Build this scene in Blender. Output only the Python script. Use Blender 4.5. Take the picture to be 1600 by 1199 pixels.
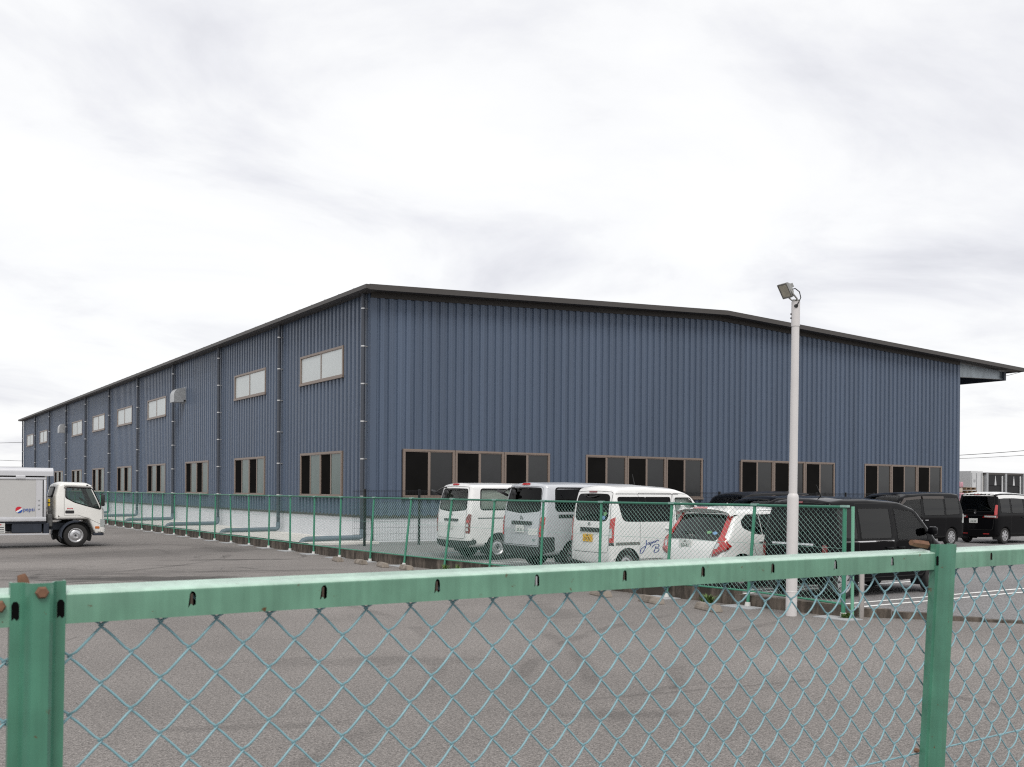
import bpy, bmesh, math, random
from mathutils import Vector, Matrix
from mathutils.geometry import delaunay_2d_cdt
R = math.radians
random.seed(7)
for o in list(bpy.data.objects): bpy.data.objects.remove(o)
SC = bpy.context.scene
COL = SC.collection
# world axes: X runs along the gable front of the warehouse, Y along its long side, the camera stands at the origin
# ------------------------------------------------------------------ camera
cam = bpy.data.cameras.new('camera'); camo = bpy.data.objects.new('camera', cam); COL.objects.link(camo)
camo.location = (0, 0, 1.8)
camo.rotation_euler = (R(90), R(-0.4), R(-33.5))
cam.sensor_width = 36; cam.lens = 36*1568/1600; cam.shift_y = (767.3-599.5)/1600
cam.clip_start = 0.05; cam.clip_end = 3000
cam.dof.use_dof = True; cam.dof.focus_distance = 24; cam.dof.aperture_fstop = 16
SC.camera = camo
# ------------------------------------------------------------------ sky and sun
SUN_EL, SUN_AZ = 52, 205            # azimuth clockwise from +Y
w = bpy.data.worlds.new('World'); SC.world = w; w.use_nodes = True
nt = w.node_tree; nt.nodes.clear(); N = nt.nodes.new; LK = nt.links.new
out = N('ShaderNodeOutputWorld'); bg = N('ShaderNodeBackground'); LK(bg.outputs[0], out.inputs[0])
sky = N('ShaderNodeTexSky'); sky.sky_type = 'NISHITA'; sky.sun_disc = False
sky.sun_elevation = R(SUN_EL); sky.sun_rotation = R(SUN_AZ); sky.dust_density = 2.5; sky.air_density = 1.0
tc = N('ShaderNodeTexCoord')
sep = N('ShaderNodeSeparateXYZ'); LK(tc.outputs['Generated'], sep.inputs[0])
def wmath(op, a, b=None, c=None):
    m = N('ShaderNodeMath'); m.operation = op
    for i, v in enumerate((a, b, c)):
        if v is None: continue
        if hasattr(v, 'links'): LK(v, m.inputs[i])
        else: m.inputs[i].default_value = v
    return m.outputs[0]
zz = wmath('ADD', wmath('MAXIMUM', sep.outputs[2], 0.0), 0.16)
cx = wmath('DIVIDE', sep.outputs[0], zz); cy = wmath('DIVIDE', sep.outputs[1], zz)
cmb = N('ShaderNodeCombineXYZ'); LK(cx, cmb.inputs[0]); LK(cy, cmb.inputs[1])
def cloud(scale, detail, rough, off, dist=0.4):
    mp = N('ShaderNodeMapping'); mp.inputs['Location'].default_value = off; mp.inputs['Rotation'].default_value = (0, 0, R(-33.5)); LK(cmb.outputs[0], mp.inputs[0])
    mp.inputs['Scale'].default_value = (1.0, 1.25, 1)
    n = N('ShaderNodeTexNoise'); n.inputs['Scale'].default_value = scale; n.inputs['Detail'].default_value = detail
    n.inputs['Roughness'].default_value = rough; n.inputs['Distortion'].default_value = dist; LK(mp.outputs[0], n.inputs['Vector'])
    return n.outputs[0]
n1 = cloud(1.25, 9, 0.56, (0.6, 5.2, 0)); n2 = cloud(0.5, 3, 0.5, (2.0, 1.0, 0))
mixn = wmath('ADD', wmath('MULTIPLY', n1, 0.62), wmath('MULTIPLY', n2, 0.38))
rp = N('ShaderNodeValToRGB'); LK(mixn, rp.inputs[0])
cr = rp.color_ramp; cr.elements[0].position = 0.35; cr.elements[0].color = (0.60, 0.603, 0.645, 1)
cr.elements[1].position = 0.60; cr.elements[1].color = (0.885, 0.885, 0.882, 1)
e = cr.elements.new(0.435); e.color = (0.735, 0.738, 0.765, 1)
e = cr.elements.new(0.50); e.color = (0.83, 0.832, 0.838, 1)
sc = N('ShaderNodeMix'); sc.data_type = 'RGBA'; sc.blend_type = 'MIX'
skm = N('ShaderNodeVectorMath'); skm.operation = 'SCALE'; skm.inputs[3].default_value = 0.10; LK(sky.outputs[0], skm.inputs[0])
sc.inputs[0].default_value = 0.93; LK(skm.outputs[0], sc.inputs[6]); LK(rp.outputs[0], sc.inputs[7])
LK(sc.outputs[2], bg.inputs[0]); bg.inputs[1].default_value = 1.0
sun = bpy.data.lights.new('sun', 'SUN'); sun.energy = 1.45; sun.angle = R(24); sun.color = (1, 0.96, 0.9)
suno = bpy.data.objects.new('sun', sun); COL.objects.link(suno)
suno.rotation_euler = (R(90-SUN_EL), 0, R(180-SUN_AZ) + 0)
_d = Vector((math.sin(R(SUN_AZ))*math.cos(R(SUN_EL)), math.cos(R(SUN_AZ))*math.cos(R(SUN_EL)), math.sin(R(SUN_EL))))
suno.rotation_euler = _d.to_track_quat('Z', 'Y').to_euler()
SC.view_settings.view_transform = 'Standard'; SC.view_settings.look = 'None'
SC.view_settings.exposure = 0.30; SC.view_settings.gamma = 1
SC.render.engine = 'CYCLES'
SC.cycles.use_denoising = False; SC.cycles.use_adaptive_sampling = False; SC.cycles.filter_width = 1.15; SC.cycles.sample_clamp_indirect = 3
SC.cycles.max_bounces = 6; SC.cycles.diffuse_bounces = 3; SC.cycles.transparent_max_bounces = 24
SC.render.resolution_x = 1024; SC.render.resolution_y = 767

# ------------------------------------------------------------------ materials
MATS = {}
def mat(name, col, rough=0.6, metal=0.0, var=0.0, vscale=3.0, coat=0.0, bump=0.0, bscale=60.0, spec=0.5, stretch=(1, 1, 1), emit=None):
    if name in MATS: return MATS[name]
    m = bpy.data.materials.new(name); m.use_nodes = True; MATS[name] = m
    t = m.node_tree; b = t.nodes['Principled BSDF']
    b.inputs['Base Color'].default_value = (*col, 1); b.inputs['Roughness'].default_value = rough
    b.inputs['Metallic'].default_value = metal; b.inputs['Specular IOR Level'].default_value = spec
    if coat: b.inputs['Coat Weight'].default_value = coat; b.inputs['Coat Roughness'].default_value = 0.04
    if var or bump:
        g = t.nodes.new('ShaderNodeNewGeometry'); mp = t.nodes.new('ShaderNodeMapping'); mp.inputs['Scale'].default_value = stretch
        t.links.new(g.outputs['Position'], mp.inputs[0])
    if var:
        n = t.nodes.new('ShaderNodeTexNoise'); n.inputs['Scale'].default_value = vscale; n.inputs['Detail'].default_value = 6; n.inputs['Roughness'].default_value = 0.62
        t.links.new(mp.outputs[0], n.inputs['Vector'])
        r = t.nodes.new('ShaderNodeMapRange'); r.inputs['From Min'].default_value = 0.25; r.inputs['From Max'].default_value = 0.75
        r.inputs['To Min'].default_value = 1-var; r.inputs['To Max'].default_value = 1+var; t.links.new(n.outputs[0], r.inputs[0])
        v = t.nodes.new('ShaderNodeVectorMath'); v.operation = 'SCALE'; v.inputs[0].default_value = col; t.links.new(r.outputs[0], v.inputs[3])
        t.links.new(v.outputs[0], b.inputs['Base Color'])
        r2 = t.nodes.new('ShaderNodeMapRange'); r2.inputs['To Min'].default_value = max(0.02, rough-0.12); r2.inputs['To Max'].default_value = min(1, rough+0.12)
        t.links.new(n.outputs[0], r2.inputs[0]); t.links.new(r2.outputs[0], b.inputs['Roughness'])
    if bump:
        n2 = t.nodes.new('ShaderNodeTexNoise'); n2.inputs['Scale'].default_value = bscale; n2.inputs['Detail'].default_value = 3
        t.links.new(mp.outputs[0], n2.inputs['Vector'])
        bu = t.nodes.new('ShaderNodeBump'); bu.inputs['Strength'].default_value = bump; bu.inputs['Distance'].default_value = 0.01
        t.links.new(n2.outputs[0], bu.inputs['Height']); t.links.new(bu.outputs[0], b.inputs['Normal'])
    return m
def glass_mat(name, tint, refl=1.0):
    if name in MATS: return MATS[name]
    m = bpy.data.materials.new(name); m.use_nodes = True; MATS[name] = m
    t = m.node_tree; t.nodes.clear()
    o = t.nodes.new('ShaderNodeOutputMaterial'); mx = t.nodes.new('ShaderNodeMixShader'); tr = t.nodes.new('ShaderNodeBsdfTransparent')
    gl = t.nodes.new('ShaderNodeBsdfGlossy'); fr = t.nodes.new('ShaderNodeFresnel'); fr.inputs[0].default_value = 1.5
    gl.inputs['Roughness'].default_value = 0.02; gl.inputs['Color'].default_value = (refl, refl, refl, 1); tr.inputs[0].default_value = (*tint, 1)
    t.links.new(fr.outputs[0], mx.inputs[0]); t.links.new(tr.outputs[0], mx.inputs[1]); t.links.new(gl.outputs[0], mx.inputs[2]); t.links.new(mx.outputs[0], o.inputs[0])
    return m

def asphalt(name, base, marks=(), patch=0.10, scale=1.0, arcs=()):
    m = bpy.data.materials.new(name); m.use_nodes = True; t = m.node_tree; b = t.nodes['Principled BSDF']; nn = t.nodes.new; L = t.links.new
    g = nn('ShaderNodeNewGeometry')
    def mth(op, a, c=None, d=None):
        q = nn('ShaderNodeMath'); q.operation = op
        for i, v in enumerate((a, c, d)):
            if v is None: continue
            if hasattr(v, 'links'): L(v, q.inputs[i])
            else: q.inputs[i].default_value = v
        return q.outputs[0]
    def noise(s, det=4, ro=0.6, st=(1, 1, 1), rot=0, dist=0):
        mp = nn('ShaderNodeMapping'); mp.inputs['Scale'].default_value = st; mp.inputs['Rotation'].default_value = (0, 0, R(rot)); L(g.outputs['Position'], mp.inputs[0])
        n = nn('ShaderNodeTexNoise'); n.inputs['Scale'].default_value = s; n.inputs['Detail'].default_value = det; n.inputs['Roughness'].default_value = ro
        n.inputs['Distortion'].default_value = dist; L(mp.outputs[0], n.inputs['Vector']); return n.outputs[0]
    def rng(v, a, c, x, y):
        q = nn('ShaderNodeMapRange'); q.inputs['From Min'].default_value = a; q.inputs['From Max'].default_value = c
        q.inputs['To Min'].default_value = x; q.inputs['To Max'].default_value = y; L(v, q.inputs[0]); return q.outputs[0]
    fac = rng(noise(0.22, 5, 0.6), 0.3, 0.7, 1-patch, 1+patch)
    fac = mth('MULTIPLY', fac, rng(noise(1.7, 6, 0.65), 0.3, 0.7, 0.93, 1.07))
    fac = mth('MULTIPLY', fac, rng(noise(62*scale, 3, 0.75), 0.28, 0.72, 0.26, 1.80))
    fac = mth('MULTIPLY', fac, rng(noise(24*scale, 3, 0.7), 0.28, 0.72, 0.70, 1.30))
    fac = mth('MULTIPLY', fac, rng(noise(170*scale, 2, 0.6), 0.3, 0.7, 0.62, 1.42))
    # scuffs of tyres running over the lot
    st = rng(noise(0.5, 5, 0.6, (1, 9, 1), 12, 0.6), 0.60, 0.78, 0.0, 0.16)
    fac = mth('MULTIPLY', fac, mth('SUBTRACT', 1.0, st))
    st = rng(noise(0.7, 5, 0.6, (1, 7, 1), -50, 0.8), 0.62, 0.8, 0.0, 0.14)
    fac = mth('MULTIPLY', fac, mth('SUBTRACT', 1.0, st))
    sp = nn('ShaderNodeSeparateXYZ'); L(g.outputs['Position'], sp.inputs[0])
    for (mx, my, lx, ly, ang, dark) in marks:       # dark patches: worn rubber, oil, one beneath the truck; centre, half sizes, heading
        ca, sa = math.cos(R(ang)), math.sin(R(ang))
        dx = mth('SUBTRACT', sp.outputs[0], mx); dy = mth('SUBTRACT', sp.outputs[1], my)
        u = mth('DIVIDE', mth('ADD', mth('MULTIPLY', dx, ca), mth('MULTIPLY', dy, sa)), lx)
        v = mth('DIVIDE', mth('SUBTRACT', mth('MULTIPLY', dy, ca), mth('MULTIPLY', dx, sa)), ly)
        d = mth('SQRT', mth('ADD', mth('MULTIPLY', u, u), mth('MULTIPLY', v, v)))
        k = rng(mth('ADD', d, rng(noise(1.3, 5, 0.65, (1, 4, 1), -ang, 0.5), 0.3, 0.7, -0.5, 0.5)), 0.45, 1.05, dark, 0.0)
        fac = mth('MULTIPLY', fac, mth('SUBTRACT', 1.0, k))
    for (mx, my, rad, wd, dark) in arcs:              # curved tyre tracks and straight paving joints
        dx = mth('SUBTRACT', sp.outputs[0], mx); dy = mth('SUBTRACT', sp.outputs[1], my)
        d = mth('ABSOLUTE', mth('SUBTRACT', mth('SQRT', mth('ADD', mth('MULTIPLY', dx, dx), mth('MULTIPLY', dy, dy))), rad))
        k = mth('MULTIPLY', rng(d, wd*0.5, wd, dark, 0.0), rng(noise(0.55, 4, 0.7), 0.46, 0.62, 0.0, 1.0))
        fac = mth('MULTIPLY', fac, mth('SUBTRACT', 1.0, k))
    # fine cracks
    vo = nn('ShaderNodeTexVoronoi'); vo.feature = 'DISTANCE_TO_EDGE'; vo.inputs['Scale'].default_value = 0.16
    wob = nn('ShaderNodeTexNoise'); wob.inputs['Scale'].default_value = 0.9; wob.inputs['Detail'].default_value = 5; L(g.outputs['Position'], wob.inputs['Vector'])
    va = nn('ShaderNodeVectorMath'); va.operation = 'SCALE'; va.inputs[3].default_value = 1.6; L(wob.outputs['Color'], va.inputs[0])
    vb = nn('ShaderNodeVectorMath'); vb.operation = 'ADD'; L(g.outputs['Position'], vb.inputs[0]); L(va.outputs[0], vb.inputs[1]); L(vb.outputs[0], vo.inputs['Vector'])
    ck = rng(vo.outputs['Distance'], 0.0, 0.0016, 0.30, 0.0)
    ck = mth('MULTIPLY', ck, rng(noise(0.35, 2), 0.5, 0.6, 0, 1)); fac = mth('MULTIPLY', fac, mth('SUBTRACT', 1.0, ck))
    v = nn('ShaderNodeVectorMath'); v.operation = 'SCALE'; v.inputs[0].default_value = base; L(fac, v.inputs[3]); L(v.outputs[0], b.inputs['Base Color'])
    b.inputs['Roughness'].default_value = 0.85; b.inputs['Specular IOR Level'].default_value = 0.3
    bu = nn('ShaderNodeBump'); bu.inputs['Strength'].default_value = 0.7; bu.inputs['Distance'].default_value = 0.008
    L(noise(70*scale, 3, 0.75), bu.inputs['Height']); L(bu.outputs[0], b.inputs['Normal'])
    return m

def stained_concrete(name, base, dirt, amount=0.5, zsc=0.25):
    m = bpy.data.materials.new(name); m.use_nodes = True; t = m.node_tree; b = t.nodes['Principled BSDF']; nn = t.nodes.new; L = t.links.new
    g = nn('ShaderNodeNewGeometry'); mp = nn('ShaderNodeMapping'); mp.inputs['Scale'].default_value = (1, 1, zsc); L(g.outputs['Position'], mp.inputs[0])
    n = nn('ShaderNodeTexNoise'); n.inputs['Scale'].default_value = 5; n.inputs['Detail'].default_value = 8; n.inputs['Roughness'].default_value = 0.65; L(mp.outputs[0], n.inputs['Vector'])
    r = nn('ShaderNodeMapRange'); r.inputs['From Min'].default_value = 0.62-amount*0.4; r.inputs['From Max'].default_value = 0.78-amount*0.3; L(n.outputs[0], r.inputs[0])
    mx = nn('ShaderNodeMix'); mx.data_type = 'RGBA'; mx.inputs[6].default_value = (*base, 1); mx.inputs[7].default_value = (*dirt, 1); L(r.outputs[0], mx.inputs[0])
    n2 = nn('ShaderNodeTexNoise'); n2.inputs['Scale'].default_value = 90; L(g.outputs['Position'], n2.inputs['Vector'])
    r2 = nn('ShaderNodeMapRange'); r2.inputs['From Min'].default_value = 0.3; r2.inputs['From Max'].default_value = 0.7; r2.inputs['To Min'].default_value = 0.85; r2.inputs['To Max'].default_value = 1.15; L(n2.outputs[0], r2.inputs[0])
    v = nn('ShaderNodeVectorMath'); v.operation = 'SCALE'; L(mx.outputs[2], v.inputs[0]); L(r2.outputs[0], v.inputs[3]); L(v.outputs[0], b.inputs['Base Color'])
    b.inputs['Roughness'].default_value = 0.9
    return m

# ------------------------------------------------------------------ mesh helpers
class MB:
    def __init__(s): s.v = []; s.f = []; s.sm = False
    def poly(s, pts): 
        i = len(s.v); s.v += [tuple(p) for p in pts]; s.f.append(tuple(range(i, i+len(pts)))); return s
    def box(s, x0, x1, y0, y1, z0, z1, bev=0.0):
        if bev <= 0:
            i = len(s.v)
            s.v += [(x0,y0,z0),(x1,y0,z0),(x1,y1,z0),(x0,y1,z0),(x0,y0,z1),(x1,y0,z1),(x1,y1,z1),(x0,y1,z1)]
            s.f += [(i,i+3,i+2,i+1),(i+4,i+5,i+6,i+7),(i,i+1,i+5,i+4),(i+1,i+2,i+6,i+5),(i+2,i+3,i+7,i+6),(i+3,i,i+4,i+7)]
            return s
        b = bm_box(x0, x1, y0, y1, z0, z1, bev); return s.add(b)
    def add(s, o, M=None):
        i = len(s.v); vs, fs = o
        s.v += [tuple(M @ Vector(p)) if M else tuple(p) for p in vs]; s.f += [tuple(k+i for k in f) for f in fs]; return s
    def tube(s, pts, r, n=8, caps=True):
        pts = [Vector(p) for p in pts]; rs = r if isinstance(r, (list, tuple)) else [r]*len(pts); rings = []
        prev = None
        for k, p in enumerate(pts):
            a = pts[max(0, k-1)]; b = pts[min(len(pts)-1, k+1)]; d = (b-a).normalized()
            if prev is None:
                u = d.cross(Vector((0, 0, 1)) if abs(d.z) < 0.9 else Vector((1, 0, 0))).normalized()
            else:
                u = (prev - d*prev.dot(d)).normalized()
            prev = u; v = d.cross(u); base = len(s.v)
            for j in range(n):
                t = 2*math.pi*j/n; s.v.append(tuple(p + rs[k]*(math.cos(t)*u + math.sin(t)*v)))
            rings.append(base)
        for a, b in zip(rings, rings[1:]):
            for j in range(n): s.f.append((a+j, a+(j+1) % n, b+(j+1) % n, b+j))
        if caps:
            s.f.append(tuple(rings[0]+j for j in reversed(range(n)))); s.f.append(tuple(rings[-1]+j for j in range(n)))
        return s
    def prism(s, prof, axis, a, b):
        # prof: 2D points; axis 'x': prof=(y,z), 'y': prof=(x,z), 'z': prof=(x,y)
        def P(p, t): return {'x': (t, p[0], p[1]), 'y': (p[0], t, p[1]), 'z': (p[0], p[1], t)}[axis]
        n = len(prof); i = len(s.v)
        s.v += [P(p, a) for p in prof] + [P(p, b) for p in prof]
        for k in range(n): s.f.append((i+k, i+(k+1) % n, i+n+(k+1) % n, i+n+k))
        s.f.append(tuple(i+k for k in reversed(range(n)))); s.f.append(tuple(i+n+k for k in range(n))); return s
    def lathe(s, prof, n=24, axis='y', c=(0, 0, 0)):
        # prof: (r, t) along axis
        i = len(s.v); m = len(prof)
        for k in range(n):
            t = 2*math.pi*k/n
            for (r, h) in prof:
                p = {'y': (r*math.cos(t), h, r*math.sin(t)), 'z': (r*math.cos(t), r*math.sin(t), h), 'x': (h, r*math.cos(t), r*math.sin(t))}[axis]
                s.v.append((p[0]+c[0], p[1]+c[1], p[2]+c[2]))
        for k in range(n):
            for j in range(m-1):
                s.f.append((i+k*m+j, i+((k+1) % n)*m+j, i+((k+1) % n)*m+j+1, i+k*m+j+1))
        return s
    def mesh(s, name, m, smooth=False):
        me = bpy.data.meshes.new(name); me.from_pydata(s.v, [], s.f)
        if m: me.materials.append(m)
        b = bmesh.new(); b.from_mesh(me); bmesh.ops.remove_doubles(b, verts=b.verts, dist=1e-5)
        bmesh.ops.recalc_face_normals(b, faces=b.faces); b.to_mesh(me); b.free()
        if smooth:
            me.polygons.foreach_set('use_smooth', [True]*len(me.polygons)); me.set_sharp_from_angle(angle=R(38))
        return me
    def build(s, name, m, parent=None, smooth=False, **kw):
        return link(name, s.mesh(name, m, smooth), parent, **kw)
def bm_box(x0, x1, y0, y1, z0, z1, bev, seg=2):
    b = bmesh.new(); bmesh.ops.create_cube(b, size=1)
    for v in b.verts: v.co = Vector(((x0+x1)/2+v.co.x*(x1-x0), (y0+y1)/2+v.co.y*(y1-y0), (z0+z1)/2+v.co.z*(z1-z0)))
    bmesh.ops.bevel(b, geom=list(b.edges), offset=bev, segments=seg, profile=0.5, affect='EDGES')
    b.verts.index_update(); r = ([tuple(v.co) for v in b.verts], [tuple(v.index for v in f.verts) for f in b.faces]); b.free(); return r
def link(name, data, parent=None, label=None, cat=None, group=None, kind=None, loc=None):
    o = bpy.data.objects.new(name, data); COL.objects.link(o)
    if parent: o.parent = parent
    if loc: o.location = loc
    if label: o['label'] = label
    if cat: o['category'] = cat
    if group: o['group'] = group
    if kind: o['kind'] = kind
    return o
def thing(name, label, cat, loc=(0, 0, 0), rz=0, group=None):
    o = link(name, None, None, label, cat, group); o.location = loc; o.rotation_euler = (0, 0, rz); o.empty_display_size = 0.2; return o
def copy_tree(o, parent=None):
    c = o.copy(); COL.objects.link(c); c.parent = parent
    for ch in list(o.children): copy_tree(ch, c)
    return c
def text_mesh(txt, size, m, extrude=0.001, align='CENTER', shear=0, space=1.0, sx=1.0):
    cu = bpy.data.curves.new('lettering', 'FONT'); cu.body = txt; cu.size = size; cu.extrude = extrude; cu.align_x = align; cu.align_y = 'CENTER'; cu.shear = shear; cu.space_character = space
    o = bpy.data.objects.new('tmp', cu); COL.objects.link(o); bpy.context.view_layer.update()
    me = bpy.data.meshes.new_from_object(o.evaluated_get(bpy.context.evaluated_depsgraph_get())); bpy.data.objects.remove(o); bpy.data.curves.remove(cu)
    me.materials.clear(); me.materials.append(m)
    if sx != 1.0:
        for v in me.vertices: v.co.x *= sx
    return me
def arc(cx, cy, r, a0, a1, n=6): return [(cx+r*math.cos(R(a0+(a1-a0)*k/n)), cy+r*math.sin(R(a0+(a1-a0)*k/n))) for k in range(n+1)]
def rpoly(pts, seg=5):
    # polygon with a radius per corner -> rounded polygon; pts: (x, y, r)
    res = []; n = len(pts)
    for i in range(n):
        p = Vector(pts[i][:2]); r = pts[i][2] if len(pts[i]) > 2 else 0
        if r <= 0: res.append(tuple(p)); continue
        a = Vector(pts[i-1][:2])-p; b = Vector(pts[(i+1) % n][:2])-p; la, lb = a.length, b.length; a.normalize(); b.normalize()
        th = a.angle(b); 
        if th > math.pi-0.02: res.append(tuple(p)); continue
        d = min(r/math.tan(th/2), la*0.49, lb*0.49); p0 = p+a*d; p1 = p+b*d
        for k in range(seg+1):
            t = k/seg; q = (1-t)**2*p0+2*t*(1-t)*p+t*t*p1; res.append(tuple(q))
    return res
def inpoly(x, y, poly):
    c = False; j = len(poly)-1
    for i in range(len(poly)):
        xi, yi = poly[i]; xj, yj = poly[j]
        if (yi > y) != (yj > y) and x < (xj-xi)*(y-yi)/(yj-yi)+xi: c = not c
        j = i
    return c

def per_object(m, amt):
    # sheets come from different batches: a slight tone step from one object to the next
    t = m.node_tree; b = t.nodes['Principled BSDF']; src = b.inputs['Base Color'].links[0].from_socket
    oi = t.nodes.new('ShaderNodeObjectInfo'); r = t.nodes.new('ShaderNodeMapRange'); r.inputs['To Min'].default_value = 1-amt; r.inputs['To Max'].default_value = 1+amt
    v = t.nodes.new('ShaderNodeVectorMath'); v.operation = 'SCALE'; t.links.new(oi.outputs['Random'], r.inputs[0]); t.links.new(src, v.inputs[0]); t.links.new(r.outputs[0], v.inputs[3]); t.links.new(v.outputs[0], b.inputs['Base Color'])
# materials used around the lot
M_white = mat('white_paint_line', (0.74, 0.74, 0.72), 0.8, var=0.14, vscale=9)
M_conc = stained_concrete('pale_concrete', (0.46, 0.45, 0.43), (0.30, 0.28, 0.25), 0.35)
M_kerb = stained_concrete('weathered_kerb', (0.20, 0.165, 0.135), (0.055, 0.045, 0.036), 0.75)
M_plinth = mat('plinth_paint', (0.66, 0.67, 0.70), 0.75, var=0.06, vscale=2, stretch=(1, 1, 0.5))
M_clad = mat('slate_blue_cladding', (0.084, 0.112, 0.164), 0.38, var=0.13, vscale=1.6, stretch=(1, 1, 0.06), spec=0.35)
per_object(M_clad, 0.05)
M_back = mat('wall_sheathing', (0.05, 0.07, 0.11), 0.8)
M_fascia = mat('dark_brown_trim', (0.055, 0.049, 0.045), 0.5)
M_soffit = mat('brown_soffit', (0.035, 0.030, 0.027), 0.6)
M_roof = mat('grey_roof_sheet', (0.16, 0.165, 0.17), 0.5, 0.3)
M_pipe = mat('blue_grey_pipe', (0.055, 0.063, 0.08), 0.5)
M_pipe2 = mat('slate_drain_pipe', (0.13, 0.165, 0.20), 0.5)
M_clip = mat('bright_clip', (0.6, 0.6, 0.6), 0.35, 0.5)
M_frame = mat('bronze_aluminium', (0.235, 0.185, 0.155), 0.42, 0.25)
M_screen = mat('dark_window_screen', (0.011, 0.0105, 0.0102), 0.9, spec=0.0, var=0.2, vscale=1.2)
M_frost_lo = mat('grey_frosted_pane', (0.016, 0.017, 0.018), 0.10, var=0.5, vscale=0.9, stretch=(1, 1, 0.7), spec=0.55, bump=0.6, bscale=0.8)
per_object(M_frost_lo, 0.6)
M_frost_side = mat('green_grey_pane', (0.11, 0.15, 0.14), 0.3, var=0.35, vscale=0.9, stretch=(1, 1, 0.5), spec=0.5)
M_frost_hi = mat('pale_frosted_pane', (0.56, 0.60, 0.60), 0.35, var=0.07, vscale=1.2)
M_steel = mat('galvanised_steel', (0.45, 0.46, 0.47), 0.42, 0.6, var=0.12, vscale=6)
M_black = mat('black_powder_coat', (0.014, 0.014, 0.015), 0.45)
M_rubber = mat('black_rubber', (0.008, 0.008, 0.0085), 0.6, spec=0.2)
# ------------------------------------------------------------------ ground
marks = [(5.0, 20.6, 3.2, 0.75, -30, 0.62), (7.6, 21.5, 2.0, 0.22, -18, 0.35), (8.2, 25.2, 1.9, 0.30, -20, 0.5), (5.2, 6.3, 0.75, 0.18, -28, 0.2), (3.0, 5.2, 0.55, 0.12, -30, 0.12),
         (6.9, 6.6, 1.8, 0.05, -10, 0.2), (2.6, 7.4, 0.9, 0.14, -22, 0.2), (4.0, 33.2, 4.5, 1.1, 0, 0.35), (9.5, 15.5, 1.4, 0.3, 60, 0.25), (9.3, 30.5, 3.0, 0.7, 90, 0.22), (7.0, 29.0, 7.0, 1.8, 12, 0.26), (3.0, 23.5, 6.0, 1.2, -30, 0.22), (8.6, 19.0, 2.2, 0.5, -35, 0.2), (4.6, 9.6, 1.6, 0.35, -25, 0.16), (8.8, 12.2, 1.8, 0.4, 70, 0.18)]
arcs = [(1.0, 30.0, 8.2, 0.13, 0.34), (1.0, 30.0, 6.6, 0.13, 0.30), (12.5, 2.0, 9.3, 0.11, 0.22), (12.5, 2.0, 7.8, 0.11, 0.2), (-3.0, 14.0, 9.5, 0.12, 0.24), (-3.0, 14.0, 11.0, 0.12, 0.22), (60.0, 90.0, 82.6, 0.03, 0.42), (-40.0, 40.0, 50.2, 0.025, 0.35), (6.5, 5.2, 1.7, 0.09, 0.26), (3.2, 19.5, 3.1, 0.14, 0.42), (5.4, 21.8, 2.3, 0.12, 0.4), (9.0, 26.2, 1.4, 0.1, 0.4)]
M_asph = asphalt('worn_asphalt', (0.190, 0.175, 0.165), marks, 0.16, 1.0, arcs)
M_asph2 = asphalt('parking_asphalt', (0.195, 0.190, 0.190), (), 0.12)
g = MB(); S = 1500
g.poly([(-S, -S, 0), (S, -S, 0), (S, S, 0), (-S, S, 0)]); g.build('ground', M_asph, kind='structure')
# fence line between the open lot and the staff car park (polyline in plan)
FL = [(9.44, 12.0), (12.84, 11.66), (21.2, 11.02), (24.6, 10.86), (36, 10.62), (52, 10.58), (110, 10.5)]
def fx(y):
    for (y0, x0), (y1, x1) in zip(FL, FL[1:]):
        if y <= y1: return x0+(x1-x0)*(y-y0)/(y1-y0)
    return FL[-1][1]
# car park: a sheet inside the fence that rises slightly to the building
pk = MB()
ys = [9.5, 12.8, 16, 21.2, 24.0, 26.2, 27.9]; zs = [0.006, 0.006, 0.006, 0.006, 0.02, 0.16, 0.2]
ent0 = (12.25, 9.55); ent1 = (22.5, -3.0)          # entrance edge runs off to the lower right
for (y0, z0), (y1, z1) in zip(zip(ys, zs), list(zip(ys, zs))[1:]):
    pk.poly([(fx(y0)+0.12, y0, z0), (90, y0, z0), (90, y1, z1), (fx(y1)+0.12, y1, z1)])
pk.poly([(ent0[0], 9.5, 0.006), ent1+(0.006,), (90, -3, 0.006), (90, 9.5, 0.006)])
lot = pk.build('car_park', M_asph2, kind='structure')
def strip(x0, y0, x1, y1, wd, z, m=M_white, name='parking_line', parent=None):
    d = Vector((x1-x0, y1-y0, 0)).normalized(); n = Vector((-d.y, d.x, 0))*wd/2; b = MB(); a0 = Vector((x0, y0, z)); a1 = Vector((x1, y1, z))
    b.poly([a0-n, a1-n, a1+n, a0+n]); return b.build(name, m, parent)
for yl in (10.36, 12.76, 15.46, 17.98, 20.9, 23.9):
    b = MB(); xa, xb = fx(yl)+1.0, 18.9; rr = 0.2; wd = 0.1
    pin = [(xb, yl-rr)] + [(xa+rr, yl-rr)] + [(xa+rr-rr*math.cos(R(t)), yl+rr*math.sin(R(t))) for t in range(-75, 76, 15)] + [(xa+rr, yl+rr), (xb, yl+rr)]
    for p, q in zip(pin, pin[1:]):
        d = Vector((q[0]-p[0], q[1]-p[1], 0)); n = Vector((-d.y, d.x, 0)).normalized()*wd/2; a = Vector((*p, 0.0105)); c = Vector((*q, 0.0105))
        b.poly([a-n, c-n, c+n, a+n])
    b.build('parking_line', M_white, lot)
M_cyan = mat('pale_blue_line', (0.16, 0.42, 0.46), 0.8, var=0.12, vscale=8)
strip(11.4, 24.5, 13.6, 24.5, 0.12, 0.05, M_cyan, 'blue_line', lot)
strip(13.9, 24.55, 16.6, 24.55, 0.12, 0.055, M_cyan, 'blue_line', lot)
# row of bays on the far side
for xl in (20.6, 27.2, 33.4, 39.6):
    strip(xl, 17.9, xl+6, 17.9, 0.1, 0.0105, parent=lot)
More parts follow.
